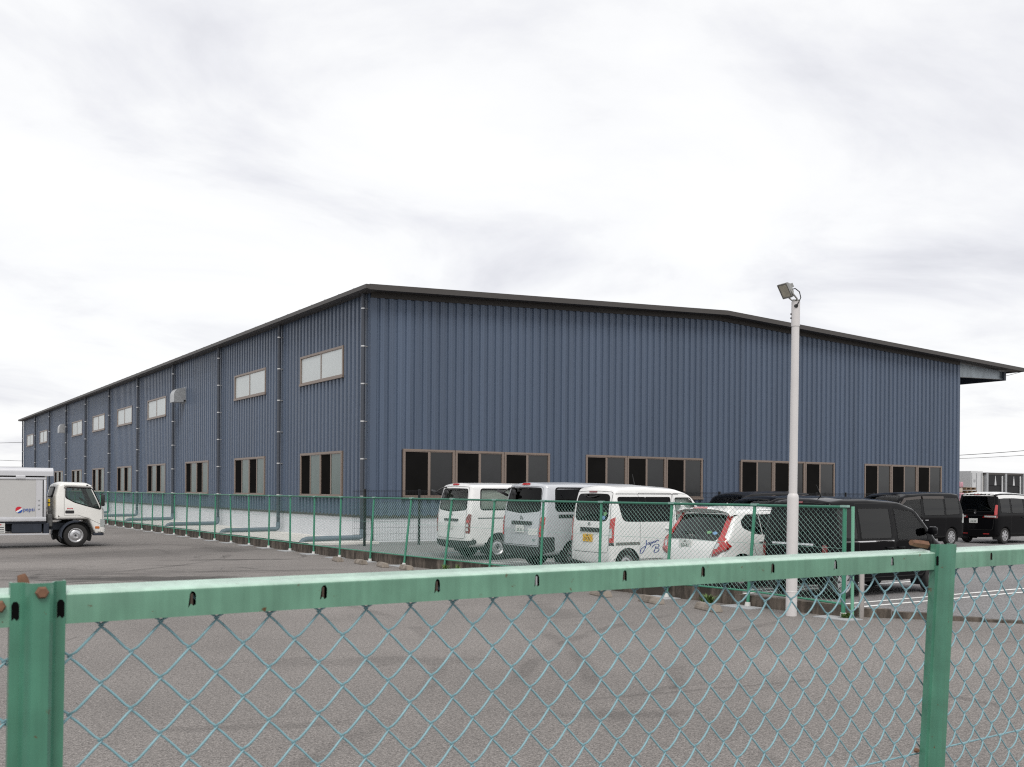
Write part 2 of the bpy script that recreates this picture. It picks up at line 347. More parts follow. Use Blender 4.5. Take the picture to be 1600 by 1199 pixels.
# low edging along the entrance
d = Vector((ent1[0]-ent0[0], ent1[1]-ent0[1], 0)); Ln = d.length; d.normalize(); n = Vector((-d.y, d.x, 0))
edge = thing('entrance_kerb', 'thin flush concrete edging across the car park entrance', 'kerb')
k = 0
while k*0.6 < Ln-0.7:
    a = Vector((*ent0, 0))+d*(k*0.6+0.005); c = Vector((*ent0, 0))+d*(k*0.6+0.592); h = 0.035+0.09*max(0, 1-k*0.6/1.6)
    b = MB(); q = [a-n*0.07, c-n*0.07, c+n*0.07, a+n*0.07]; vs = [tuple(p) for p in q]+[(p.x, p.y, h) for p in q]
    b.add((vs, [(0,3,2,1),(4,5,6,7),(0,1,5,4),(1,2,6,5),(2,3,7,6),(3,0,4,7)])); b.build('kerb_block', M_conc if k > 3 else M_kerb, edge); k += 1
# apron beside the long wall
ap = MB(); yy = [27.3, 36, 52, 76, 100.2]
for a, c in zip(yy, yy[1:]):
    ap.poly([(fx(a)+0.26, a, 0.25), (13.3, a, 0.25), (13.3, c, 0.25), (fx(c)+0.26, c, 0.25)])
ap.poly([(fx(27.3)+0.26, 27.3, 0.0), (13.3, 27.3, 0.0), (13.3, 27.3, 0.25), (fx(27.3)+0.26, 27.3, 0.25)])
M_apron = mat('apron_concrete', (0.66, 0.635, 0.60), 0.85, var=0.1, vscale=1.2)
ap.build('apron', M_apron, kind='structure')
# kerb wall under the fence, in cast blocks
kb = thing('kerb_wall', 'low dark stained concrete kerb wall under the green boundary fence', 'kerb', (0, 0, 0))
y = 9.45; i = 0
while y < 72:
    y1 = y+1.995; x0, x1 = fx(y), fx(y1); h = 0.225+0.006*math.sin(i*1.7) if y > 10.5 else 0.17
    b = MB(); t = 0.2; vs = [(x0+0.06,y,0),(x1+0.06,y1-0.006,0),(x1+t+0.06,y1-0.006,0),(x0+t+0.06,y,0)]; vs += [(a, c, h) for a, c, _ in vs]
    b.add((vs, [(0,3,2,1),(4,5,6,7),(0,1,5,4),(1,2,6,5),(2,3,7,6),(3,0,4,7)])); b.build('kerb_block', M_kerb, kb); y += 2.0; i += 1

# ------------------------------------------------------------------ warehouse
WX, WY, WW, WL = 13.3, 27.9, 30.4, 72.2
XE = WX+WW; YE = WY+WL; OV = 0.55
RX, RZ = 27.9, 8.71; LZ = 7.93; RXE, RZE = 48.3, 8.02      # roof: ridge, left eave at WX-0.5, right canopy edge
def roofz(x): return LZ+(RZ-LZ)*(x-(WX-0.5))/(RX-(WX-0.5)) if x < RX else RZ+(RZE-RZ)*(x-RX)/(RXE-RX)
wh = thing('warehouse', 'large slate blue metal clad warehouse with low gabled roof', 'warehouse', (0, 0, 0))
PB = 1.0                                        # top of plinth
FW = []                                         # openings: front windows (x0, x1, z0, z1)
fgroups = [1.05, 8.2, 15.85, 23.42]; GW = 5.62; WZ0, WZ1 = 1.57, 3.05
for gx in fgroups: FW.append((WX+gx, WX+gx+GW, WZ0, WZ1))
BAY = 7.17; P0 = WY+0.25
LWlow, LWup = [], []
for i in range(10):
    a = P0+i*BAY+1.78; LWlow.append((a, a+3.5, 1.58, 3.02))
    if i not in (2, 7): LWup.append((a-0.05, a+3.55, 5.45, 6.4))
# walls behind the sheets
b = MB(); b.poly([(WX, WY, PB-0.05), (XE, WY, PB-0.05), (XE, WY, roofz(XE)-0.2), (RX, WY, RZ-0.2), (WX, WY, roofz(WX)-0.2)])
fwall = b.build('front_wall', M_back, wh)
b = MB(); b.poly([(WX, WY, PB-0.05), (WX, YE, PB-0.05), (WX, YE, roofz(WX)-0.2), (WX, WY, roofz(WX)-0.2)])
lwall = b.build('side_wall', M_back, wh)
b = MB(); b.poly([(XE, WY, 0), (XE, YE, 0), (XE, YE, roofz(XE)-0.2), (XE, WY, roofz(XE)-0.2)]); b.poly([(WX, YE, 0), (XE, YE, 0), (XE, YE, roofz(XE)-0.2), (RX, YE, RZ-0.2), (WX, YE, roofz(WX)-0.2)])
b.build('rear_wall', M_clad, wh)
b = MB(); b.box(WX-0.0, XE, WY-0.012, WY+0.1, 0, PB-0.02); b.build('plinth', M_plinth, wh)
b = MB(); b.box(WX-0.012, WX+0.1, WY-0.012, YE, 0, PB-0.02); b.build('plinth', M_plinth, wh)
# base flashing
b = MB(); b.box(WX-0.05, XE+0.02, WY-0.055, WY-0.014, PB-0.06, PB+0.03); b.build('base_flashing', M_fascia, wh)
b = MB(); b.box(WX-0.055, WX-0.014, WY-0.05, YE, PB-0.06, PB+0.03); b.build('base_flashing', M_fascia, wh)
PW = 0.3
PROF = [(0.0, 0.004), (0.050, 0.004), (0.058, 0.009), (0.066, 0.004), (0.118, 0.004), (0.142, 0.058), (0.205, 0.058), (0.212, 0.053), (0.219, 0.058), (0.279, 0.058), (0.283, 0.004), (0.300, 0.004)]
def panel(front, u0, z0, za, zb, parent, acc=None):
    # one ribbed sheet of 0.3 m; its top edge may slope from za to zb
    b = acc or MB(); i = len(b.v); n = len(PROF)
    for (p, h) in PROF:
        zt = za+(zb-za)*p/PW
        for z in (z0, zt): b.v.append((u0+p, WY-h-0.004, z) if front else (WX-h-0.004, u0+p, z))
    for k in range(n-1): b.f.append((i+2*k, i+2*k+2, i+2*k+3, i+2*k+1))
    if acc is None: b.build('cladding_panel', M_clad, parent)
def split(u, ops, zt0, zt1):
    um = u+PW/2; segs = [(PB, None)]
    for (a, c, z0, z1) in ops:
        if a-0.02 < um < c+0.02:
            out = []
            for s0, s1 in segs:
                if s1 is None: out += [(s0, z0+0.02), (z1-0.02, None)]
                else: out.append((s0, s1))
            segs = out
    return segs
cnt = 0
far = MB()
u = WX+0.12
while u+PW < XE+0.05:
    t0, t1 = roofz(u)-0.1, roofz(u+PW)-0.1
    for s0, s1 in split(u, FW, t0, t1):
        if s1 is None: panel(True, u, s0, t0, t1, fwall); cnt += 1
    u += PW
low = MB()
u = WX+0.12
while u+PW < XE+0.05:
    for s0, s1 in split(u, FW, 0, 0):
        if s1 is not None: panel(True, u, s0, s1, s1, None, low)
    u += PW
lz = roofz(WX)-0.1; u = WY+0.12; nl = 0; farb = MB()
ops_l = sorted(LWlow+LWup, key=lambda o: o[2])
while u+PW < YE+0.02:
    for s0, s1 in split(u, ops_l, lz, lz):
        s1_ = lz if s1 is None else s1
        if s1_-s0 > 1.0 and cnt < 300: panel(False, u, s0, s1_, s1_, lwall); cnt += 1
        else: panel(False, u, s0, s1_, s1_, None, low if u < 50 else farb)
    u += PW
farb.add((low.v, low.f)); farb.build('cladding_sheets', M_clad, wh, kind='stuff')
# corner flashings
b = MB(); b.prism([(WX-0.06, WY-0.06), (WX+0.14, WY-0.06), (WX+0.14, WY-0.035), (WX-0.035, WY-0.035), (WX-0.035, WY+0.14), (WX-0.06, WY+0.14)], 'z', PB, lz+0.05); b.build('corner_flashing', M_clad, wh)
b = MB(); b.box(XE-0.1, XE+0.05, WY-0.06, WY+0.2, PB, roofz(XE)-0.12); b.build('corner_flashing', M_clad, wh)
# windows
def window(front, a0, a1, z0, z1, n, pats, fw=0.06):
    # aluminium sash window: outer frame mesh + panes
    f = MB(); pr = 0.085
    def bx(u0, u1, za, zb, d0, d1):
        if front: f.box(u0, u1, WY-d1, WY-d0, za, zb)
        else: f.box(WX-d1, WX-d0, u0, u1, za, zb)
    bx(a0-0.035, a1+0.035, z1-fw+0.035, z1+0.035, 0.003, pr); bx(a0-0.05, a1+0.05, z0-0.045, z0+fw-0.035, 0.003, pr+0.03)
    bx(a0-0.035, a0+fw-0.02, z0+fw-0.035, z1-fw+0.035, 0.003, pr-0.002); bx(a1-fw+0.02, a1+0.035, z0+fw-0.035, z1-fw+0.035, 0.003, pr-0.002)
    pw = (a1-a0)/n
    for k in range(1, n):
        c = a0+pw*k; hw = 0.05 if (k % 2 == 0 and n > 2) else 0.024
        bx(c-hw, c+hw, z0+fw-0.035, z1-fw+0.035, 0.003, pr-0.012)
    o = f.build('window', M_frame, wh)
    for k in range(n):
        u0, u1 = a0+pw*k+0.02, a0+pw*(k+1)-0.02; dd = 0.045 if k % 2 else 0.06; s = MB()
        m = {'d': M_screen, 'f': M_frost_lo, 'g': M_frost_side, 'w': M_frost_hi}[pats[k % len(pats)]]
        if front: s.box(u0, u1, WY-dd, WY-dd+0.012, z0+0.02, z1-0.02)
        else: s.box(WX-dd, WX-dd+0.012, u0, u1, z0+0.02, z1-0.02)
        s.build('pane', m, o)
        # sash edging on the pane that slides in front
        e = MB(); t = 0.028
        def bx2(p0, p1, za, zb):
            if front: e.box(p0, p1, WY-dd-0.014, WY-dd-0.001, za, zb)
            else: e.box(WX-dd-0.014, WX-dd-0.001, p0, p1, za, zb)
        bx2(u0, u1, z0+0.025, z0+0.025+t*1.6); bx2(u0, u1, z1-0.025-t, z1-0.025)
        bx2(u0, u0+t, z0+0.025+t*1.6, z1-0.025-t); bx2(u1-t, u1, z0+0.025+t*1.6, z1-0.025-t)
        e.build('sash', M_frame, o)
for (a, c, z0, z1) in FW:
    w3 = (c-a)/3
    for j in range(3): window(True, a+j*w3+0.045, a+(j+1)*w3-0.045, z0, z1, 2, 'df')
for (a, c, z0, z1) in LWlow: window(False, a, c, z0, z1, 4, 'gdgd', 0.07)
for (a, c, z0, z1) in LWup: window(False, a, c, z0, z1, 2, 'ww', 0.07)
# roof slabs, rake trim, soffit, eaves gutter
X0 = WX-0.34; Y0 = WY-OV; Y1 = YE+OV
for (xa, xb) in ((X0, RX), (RX, RXE)):
    b = MB(); za, zb = roofz(xa), roofz(xb)
    vs = [(xa,Y0+0.03,za-0.1),(xb,Y0+0.03,zb-0.1),(xb,Y1,zb-0.1),(xa,Y1,za-0.1),(xa,Y0+0.03,za-0.01),(xb,Y0+0.03,zb-0.01),(xb,Y1,zb-0.01),(xa,Y1,za-0.01)]
    b.add((vs, [(0,3,2,1),(4,5,6,7),(0,1,5,4),(1,2,6,5),(2,3,7,6),(3,0,4,7)])); b.build('roof', M_roof, wh)
    b = MB()   # rake fascia
    vs = [(xa,Y0,za-0.15),(xb,Y0,zb-0.15),(xb,Y0+0.028,zb-0.15),(xa,Y0+0.028,za-0.15),(xa,Y0,za+0.02),(xb,Y0,zb+0.02),(xb,Y0+0.028,zb+0.02),(xa,Y0+0.028,za+0.02)]
    b.add((vs, [(0,3,2,1),(4,5,6,7),(0,1,5,4),(1,2,6,5),(2,3,7,6),(3,0,4,7)])); b.build('fascia', M_fascia, wh)
    b = MB()   # soffit
    vs = [(xa,Y0+0.03,za-0.145),(xb,Y0+0.03,zb-0.145),(xb,WY-0.05,zb-0.145),(xa,WY-0.05,za-0.145)]; vs += [(p[0], p[1], p[2]+0.03) for p in vs]
    b.add((vs, [(0,3,2,1),(4,5,6,7),(0,1,5,4),(1,2,6,5),(2,3,7,6),(3,0,4,7)])); b.build('soffit', M_soffit, wh)
    b = MB()   # wall-top trim
    vs = [(max(xa, WX-0.06),WY-0.075,roofz(max(xa, WX-0.06))-0.3),(min(xb, XE),WY-0.075,roofz(min(xb, XE))-0.3)]
    p, q = vs; vs = [p, q, (q[0], WY-0.006, q[2]), (p[0], WY-0.006, p[2])]; vs += [(t[0], t[1], t[2]+0.16) for t in vs]
    b.add((vs, [(0,3,2,1),(4,5,6,7),(0,1,5,4),(1,2,6,5),(2,3,7,6),(3,0,4,7)])); b.build('wall_top_trim', M_soffit, wh)
b = MB(); b.prism([(X0-0.12, LZ-0.11), (X0+0.03, LZ-0.13), (X0+0.28, LZ-0.13), (X0+0.28, LZ-0.11), (X0+0.03, LZ-0.105), (X0+0.0, LZ+0.012), (X0-0.12, LZ+0.012)], 'y', Y0-0.004, Y1); b.build('gutter', M_fascia, wh)
b = MB(); b.prism([(RXE-0.02, RZE-0.16), (RXE+0.16, RZE-0.16), (RXE+0.16, RZE+0.01), (RXE-0.02, RZE+0.01)], 'y', Y0-0.004, Y1); b.build('gutter', M_fascia, wh)
# snow guards on the eave
sg = MB()
sg.tube([(0, 0, 0), (0, 0, 0.10), (0.16, 0, 0.13), (0.2, 0, 0.0)], 0.012, 5)
sgm = sg.mesh('snow_guard', M_steel); y = Y0+1.3
while y < YE: link('snow_guard', sgm, wh, loc=(X0+0.05, y, LZ+0.0)); y += 1.12
# downpipes with clips and the elbow that runs out over the apron
for i in range(11):
    yp = P0+i*BAY
    if i == 10: yp = YE-0.25
    xp = WX-0.17; b = MB()
    b.tube([(xp, yp, LZ-0.12), (xp, yp, 0.44)], 0.062, 12); dp = b.build('downpipe', M_pipe, wh, smooth=True)
    for k in range(7):
        z = 7.35-k*1.15; c = MB(); c.lathe([(0.062, -0.02), (0.069, -0.02), (0.069, 0.02), (0.062, 0.02)], 12, 'z', (xp, yp, z)); c.box(xp+0.06, xp+0.15, yp-0.012, yp+0.012, z-0.012, z+0.012); c.build('pipe_clip', M_clip, dp)
    if i < 8:
        b = MB(); xe = fx(yp)+0.45
        b.tube([(xp, yp, 0.6), (xp, yp, 0.44), (xp-0.02, yp, 0.37), (xp-0.08, yp, 0.345), (xe+0.12, yp, 0.33), (xe, yp, 0.29), (xe-0.06, yp, 0.22)], [0.072]+[0.075]*6, 12); b.build('drain_pipe', M_pipe2, wh, smooth=True)
# vent hoods
for yv, zv in ((48.3, 6.2), (78.9, 6.12)):
    b = MB(); pr = [(WX-0.05, zv-0.33), (WX-0.58, zv-0.33), (WX-0.58, zv+0.0)] + [(WX-0.25+0.33*math.cos(R(180-t)), zv+0.0+0.33*math.sin(R(180-t))) for t in range(15, 91, 15)] + [(WX-0.05, zv+0.33)]
    b.prism(pr, 'y', yv-0.34, yv+0.34); hd = b.build('vent_hood', M_steel, wh)
    c = MB(); c.box(WX-0.05, WX-0.02, yv-0.40, yv+0.40, zv-0.38, zv+0.40); c.build('hood_flange', M_steel, hd)
    c = MB(); c.box(WX-0.14, WX-0.06, yv-0.375, yv-0.343, zv-0.3, zv-0.22); c.build('hood_latch', M_black, hd)
# canopy frame on the right side
M_beam = mat('galvanised_beam', (0.33, 0.37, 0.40), 0.4, 0.55, var=0.35, vscale=2.2, stretch=(2.5, 1, 0.8))
b = MB(); yb = WY+0.1
def beam(xa, xb, da, db, y, parent):
    b = MB(); za, zb = roofz(xa)-0.19, roofz(xb)-0.19
    def slab(y0, y1, fa, fb):
        vs = [(xa,y0,fa[0]),(xb,y0,fb[0]),(xb,y1,fb[0]),(xa,y1,fa[0]),(xa,y0,fa[1]),(xb,y0,fb[1]),(xb,y1,fb[1]),(xa,y1,fa[1])]
        b.add((vs, [(0,3,2,1),(4,5,6,7),(0,1,5,4),(1,2,6,5),(2,3,7,6),(3,0,4,7)]))
    slab(y-0.006, y+0.006, (za-da, za-0.016), (zb-db, zb-0.016)); slab(y-0.1, y+0.1, (za-0.015, za), (zb-0.015, zb)); slab(y-0.1, y+0.1, (za-da-0.016, za-da), (zb-db-0.016, zb-db))
    return b.build('canopy_beam', M_beam, parent)
for i in range(0, 11, 2): beam(XE, RXE-0.75, 0.62, 0.36, WY+0.15+i*BAY, wh)
b = MB(); b.box(RXE-0.75, RXE-0.6, WY, YE, RZE-0.6, RZE-0.19); b.build('canopy_purlin', M_pipe, wh)
M_soff2 = mat('white_canopy_soffit', (0.62, 0.63, 0.66), 0.6)
b = MB(); vs = [(XE,WY+14,roofz(XE)-0.85),(RXE-1.0,WY+14,RZE-0.68),(RXE-1.0,YE,RZE-0.68),(XE,YE,roofz(XE)-0.85)]; vs += [(p[0], p[1], p[2]+0.04) for p in vs]
b.add((vs, [(0,3,2,1),(4,5,6,7),(0,1,5,4),(1,2,6,5),(2,3,7,6),(3,0,4,7)])); b.build('canopy_soffit', M_soff2, wh)
# ------------------------------------------------------------------ boundary fence between lot and car park
M_gpost = mat('fence_green', (0.050, 0.235, 0.150), 0.45, var=0.12, vscale=4)
M_grail = mat('fence_dark_green', (0.028, 0.155, 0.100), 0.45, var=0.12, vscale=4)
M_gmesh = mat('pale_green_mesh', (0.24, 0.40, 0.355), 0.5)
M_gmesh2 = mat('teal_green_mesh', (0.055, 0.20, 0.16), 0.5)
bf = thing('chain_link_fence', 'green chain link boundary fence with leaning posts beside the warehouse', 'fence')
NP = 33; SPC = 1.69; posts = []
lean = {0: 0.02, 1: 0.15, 2: 0.11, 3: 0.05, 4: 0.07, 5: 0.13, 6: 0.20, 7: 0.19, 8: 0.10, 9: 0.03, 10: 0.02, 11: 0.0, 12: 0.02, 13: -0.02, 14: -0.04, 15: 0.02}
FZ1 = 1.6
for i in range(NP):
    y = 9.44+SPC*i; x = fx(y); l = lean.get(i, random.uniform(-0.02, 0.03)); posts.append((x, y, l))
def fpt(i, z): x, y, l = posts[i]; return Vector((x+l*z/FZ1, y, z))
M_cap = mat('white_sleeve', (0.6, 0.6, 0.58), 0.6)
M_pad = mat('pad_concrete', (0.36, 0.37, 0.38), 0.85, var=0.12, vscale=5)
for i in range(NP):
    b = MB(); r = 0.026 if i else 0.03
    b.tube([fpt(i, 0.0), fpt(i, FZ1-0.02)], r, 10); p = b.build('post', M_gpost, bf, smooth=True)
    b = MB(); b.tube([fpt(i, 0.0), fpt(i, 0.075)], [0.05, 0.042], 10); b.build('post_sleeve', M_cap, p, smooth=True)
    b = MB(); q = fpt(i, 0); b.box(q.x-0.3, q.x+0.05, q.y-0.3, q.y+0.3, 0.0, 0.012+0.001*(i % 3)); b.build('footing_pad', M_pad, p)
    b = MB(); q = fpt(i, FZ1); b.box(q.x-0.035, q.x+0.035, q.y-0.06, q.y+0.06, q.z-0.005, q.z+0.028); b.build('rail_clamp', M_gmesh, p)
b = MB(); y = posts[0][1]-0.14; b.tube([(posts[0][0]+0.02, y, 0.0), (posts[0][0]+0.02, y, FZ1+0.01)], 0.024, 10); b.build('end_post', mat('light_fence_green', (0.16, 0.40, 0.28), 0.45), bf, smooth=True)
for i in range(NP-1):
    A0, A1, B0, B1 = fpt(i, 0.25 if i else 0.2), fpt(i, FZ1), fpt(i+1, 0.25), fpt(i+1, FZ1)
    b = MB(); b.tube([A1, B1], 0.021, 8); b.build('top_rail', M_grail, bf, smooth=True)
    b = MB(); b.tube([A0, B0], 0.016, 6); b.build('bottom_rail', M_gpost, bf)
    b = MB(); b.tube([fpt(i, 1.0), fpt(i+1, 1.0)], 0.0025, 4, False); b.build('tension_wire', M_gmesh, bf)
    # woven mesh panel
    v, f = [], []; nw = int(round(SPC/0.045)); nz = 34; rw = 0.0029 if i < 8 else 0.0017
    for kx in range(nw):
        ring = None
        for kz in range(nz+1):
            s = (kx + (1 if (kz+kx) % 2 else 0))/nw; t = kz/nz
            p = (A0.lerp(B0, s)).lerp(A1.lerp(B1, s), t); p.x += 0.03+(0.0025 if (kz+kx) % 2 else -0.0025)
            base = len(v)
            v += [(p.x, p.y-rw, p.z), (p.x+rw, p.y+rw*0.6, p.z), (p.x-rw, p.y+rw*0.6, p.z)]
            if ring is not None:
                for j in range(3): f.append((ring+j, ring+(j+1) % 3, base+(j+1) % 3, base+j))
            ring = base
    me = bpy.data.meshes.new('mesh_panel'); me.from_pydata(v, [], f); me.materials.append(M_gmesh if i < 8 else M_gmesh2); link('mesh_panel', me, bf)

# ------------------------------------------------------------------ black welded fence in front of the gable
wf = thing('welded_mesh_fence', 'thin black welded mesh fence along the gable front of the warehouse', 'fence')
BY = 26.6; xs = [12.1] + [12.49+1.785*k for k in range(18)]
for k, x in enumerate(xs):
    if k: b = MB(); b.box(x-0.03, x+0.03, BY-0.03, BY+0.03, 0.05, 1.83); b.build('post', M_black, wf)
for xa, xb in zip(xs, xs[1:]):
    b = MB(); z0, z1 = 0.32, 1.8; r = 0.0032
    n = max(2, int((xb-xa)/0.05))
    for k in range(n+1):
        x = xa+(xb-xa)*k/n; b.tube([(x, BY-0.04, z0), (x, BY-0.04, z1)], r, 3, False)
    for k in range(9):
        z = z0+0.01+(z1-z0-0.02)*k/8; b.tube([(xa, BY-0.045, z), (xb, BY-0.045, z)], r*1.15, 3, False)
    b.tube([(xa, BY-0.045, z1-0.05), (xb, BY-0.045, z1-0.05)], r*1.3, 3, False)
    me = bpy.data.meshes.new('mesh_panel'); me.from_pydata(b.v, [], b.f); me.materials.append(M_black); link('mesh_panel', me, wf)

# ------------------------------------------------------------------ near fence
NY = 1.475; ZT = 1.8-0.1345                       # fence plane, top of rail
def rusty(name, base, slots=None, z=0):
    m = bpy.data.materials.new(name); m.use_nodes = True; t = m.node_tree; b = t.nodes['Principled BSDF']; nn = t.nodes.new; L = t.links.new
    g = nn('ShaderNodeNewGeometry')
    n = nn('ShaderNodeTexNoise'); n.inputs['Scale'].default_value = 14; n.inputs['Detail'].default_value = 6; L(g.outputs['Position'], n.inputs['Vector'])
    r = nn('ShaderNodeMapRange'); r.inputs['From Min'].default_value = 0.3; r.inputs['From Max'].default_value = 0.7; r.inputs['To Min'].default_value = 0.86; r.inputs['To Max'].default_value = 1.12; L(n.outputs[0], r.inputs[0])
    mp = nn('ShaderNodeMapping'); mp.inputs['Scale'].default_value = (70, 70, 5); L(g.outputs['Position'], mp.inputs[0])
    n3 = nn('ShaderNodeTexNoise'); n3.inputs['Scale'].default_value = 1; n3.inputs['Detail'].default_value = 5; L(mp.outputs[0], n3.inputs['Vector'])
    r3 = nn('ShaderNodeMapRange'); r3.inputs['From Min'].default_value = 0.35; r3.inputs['From Max'].default_value = 0.7; r3.inputs['To Min'].default_value = 0.88; r3.inputs['To Max'].default_value = 1.06; L(n3.outputs[0], r3.inputs[0])
    mm = nn('ShaderNodeMath'); mm.operation = 'MULTIPLY'; L(r.outputs[0], mm.inputs[0]); L(r3.outputs[0], mm.inputs[1])
    v = nn('ShaderNodeVectorMath'); v.operation = 'SCALE'; v.inputs[0].default_value = base; L(mm.outputs[0], v.inputs[3])
    n2 = nn('ShaderNodeTexNoise'); n2.inputs['Scale'].default_value = 38; n2.inputs['Detail'].default_value = 8; n2.inputs['Roughness'].default_value = 0.7; L(g.outputs['Position'], n2.inputs['Vector'])
    chip = nn('ShaderNodeMapRange'); chip.inputs['From Min'].default_value = 0.64; chip.inputs['From Max'].default_value = 0.68; L(n2.outputs[0], chip.inputs[0])
    fac = chip.outputs[0]
    at = nn('ShaderNodeAttribute'); at.attribute_name = 'rust'; 
    ad = nn('ShaderNodeMath'); ad.operation = 'MULTIPLY_ADD'; L(n2.outputs[0], ad.inputs[0]); ad.inputs[1].default_value = 0.9; L(at.outputs['Fac'], ad.inputs[2])
    rr = nn('ShaderNodeMapRange'); rr.inputs['From Min'].default_value = 0.95; rr.inputs['From Max'].default_value = 1.2; L(ad.outputs[0], rr.inputs[0])
    mxm = nn('ShaderNodeMath'); mxm.operation = 'MAXIMUM'; L(fac, mxm.inputs[0]); L(rr.outputs[0], mxm.inputs[1])
    mx = nn('ShaderNodeMix'); mx.data_type = 'RGBA'; L(mxm.outputs[0], mx.inputs[0]); L(v.outputs[0], mx.inputs[6]); mx.inputs[7].default_value = (0.10, 0.052, 0.02, 1)
    L(mx.outputs[2], b.inputs['Base Color']); b.inputs['Roughness'].default_value = 0.3; b.inputs['Coat Weight'].default_value = 0.12; b.inputs['Coat Roughness'].default_value = 0.15
    return m
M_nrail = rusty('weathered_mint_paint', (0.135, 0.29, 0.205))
M_ntop = rusty('sky_lit_chalky_mint_paint', (0.40, 0.575, 0.475))       # upper face: sky sheen painted into the colour, plus some chalking
M_npost = rusty('weathered_green_paint', (0.070, 0.215, 0.145))
M_nwire = mat('pale_teal_wire', (0.205, 0.37, 0.415), 0.36, var=0.08, vscale=12)
M_rust = mat('rusty_bolt', (0.17, 0.085, 0.05), 0.85, var=0.35, vscale=60)
M_hook = mat('tarnished_hook', (0.06, 0.042, 0.03), 0.8, var=0.3, vscale=80)
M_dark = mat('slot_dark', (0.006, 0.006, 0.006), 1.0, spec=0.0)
nf = thing('chain_link_fence', 'mint green chain link fence with slotted top rail in the foreground', 'fence', (0, NY, 0))
NX0 = 0.211; NPX = [NX0-2.009, NX0, NX0+2.009, NX0+4.018]
RH, RW2, RAD = 0.048, 0.0225, 0.0105
def near_rail(xa, xb):
    # inverted channel: front web with slots cut by CDT, rounded shoulders, top, back web
    slots = []; k0 = math.ceil((xa-0.413-0.02)/0.2009); x = 0.413+0.2009*k0
    while x < xb-0.02:
        if x > xa+0.03: slots.append(x)
        x += 0.2009
    zt, zb = ZT-RAD, ZT-RH; loops = []
    sl = [(-0.0055, -0.0115), (-0.0018, -0.007), (0.0016, -0.0105), (0.0055, -0.0085), (0.0052, 0.005), (0.003, 0.0095), (-0.001, 0.0105), (-0.004, 0.007)]
    pts = [Vector((xa, zb)), Vector((xb, zb)), Vector((xb, zt)), Vector((xa, zt))]; ed = [(0, 1), (1, 2), (2, 3), (3, 0)]; polys = []
    for s in slots:
        i = len(pts); js = [(s+p*random.uniform(0.85, 1.1), ZT-0.0235+q*random.uniform(0.9, 1.12)) for p, q in sl]; polys.append(js)
        pts += [Vector(p) for p in js]; ed += [(i+j, i+(j+1) % len(js)) for j in range(len(js))]
        for rr in (0.011, 0.02):
            for a in range(8):
                q = Vector((s+rr*math.cos(a*math.pi/4)*0.8, ZT-0.0235+rr*math.sin(a*math.pi/4)*0.9))
                if zb+0.002 < q.y < zt-0.002: pts.append(q)
    vo, eo, fo, *_ = delaunay_2d_cdt(pts, ed, [], 1, 1e-6)
    if not fo: vo, eo, fo, *_ = delaunay_2d_cdt(pts, ed, [], 0, 1e-6)
    b = MB()
    for f in fo:
        c = sum((vo[i] for i in f), Vector((0, 0)))/len(f)
        if any(inpoly(c.x, c.y, p) for p in polys): continue
        b.poly([(vo[i].x, -RW2, vo[i].y) for i in f])
    q4 = 0.0035; pr = [(-RW2, zt)] + [(-RW2+q4-q4*math.cos(R(t)), zt+q4*math.sin(R(t))) for t in (22, 45, 68)] + [(-RW2+q4*1.2, zt+q4*1.1), (RW2-q4, ZT), (RW2-q4*0.3, ZT-q4*0.3)] + [(RW2, ZT-q4), (RW2, zb)]
    for p, q in zip(pr, pr[1:]): b.poly([(xa, p[0], p[1]), (xb, p[0], p[1]), (xb, q[0], q[1]), (xa, q[0], q[1])])
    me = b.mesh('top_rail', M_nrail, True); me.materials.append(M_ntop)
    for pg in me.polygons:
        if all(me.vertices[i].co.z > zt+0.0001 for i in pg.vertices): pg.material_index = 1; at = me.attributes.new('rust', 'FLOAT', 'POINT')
    for v in me.vertices:
        d = min([math.hypot((v.co.x-s)/1.0, (v.co.z-(ZT-0.028))/1.7) for s in slots] or [1]) if v.co.y < -RW2+0.001 else 1
        at.data[v.index].value = max(0, 1-(d-0.003)/0.010)*0.8
    o = link('top_rail', me, nf)
    b = MB(); b.box(xa, xb, RW2-0.012, RW2-0.010, zb+0.004, zt); b.build('rail_inner_shade', M_dark, o)  # black sheet standing in for the shade inside the hollow rail
    for s in slots:            # bent tongue inside every slot, hooking the mesh
        b = MB(); b.box(s-0.0022, s+0.0012, -RW2+0.001, -RW2+0.009, ZT-0.033, ZT-0.016); b.build('mesh_hook', M_hook if random.random() < 0.7 else M_steel, o)
for xa, xb in zip(NPX, NPX[1:]): near_rail(xa+0.028, xb-0.028)
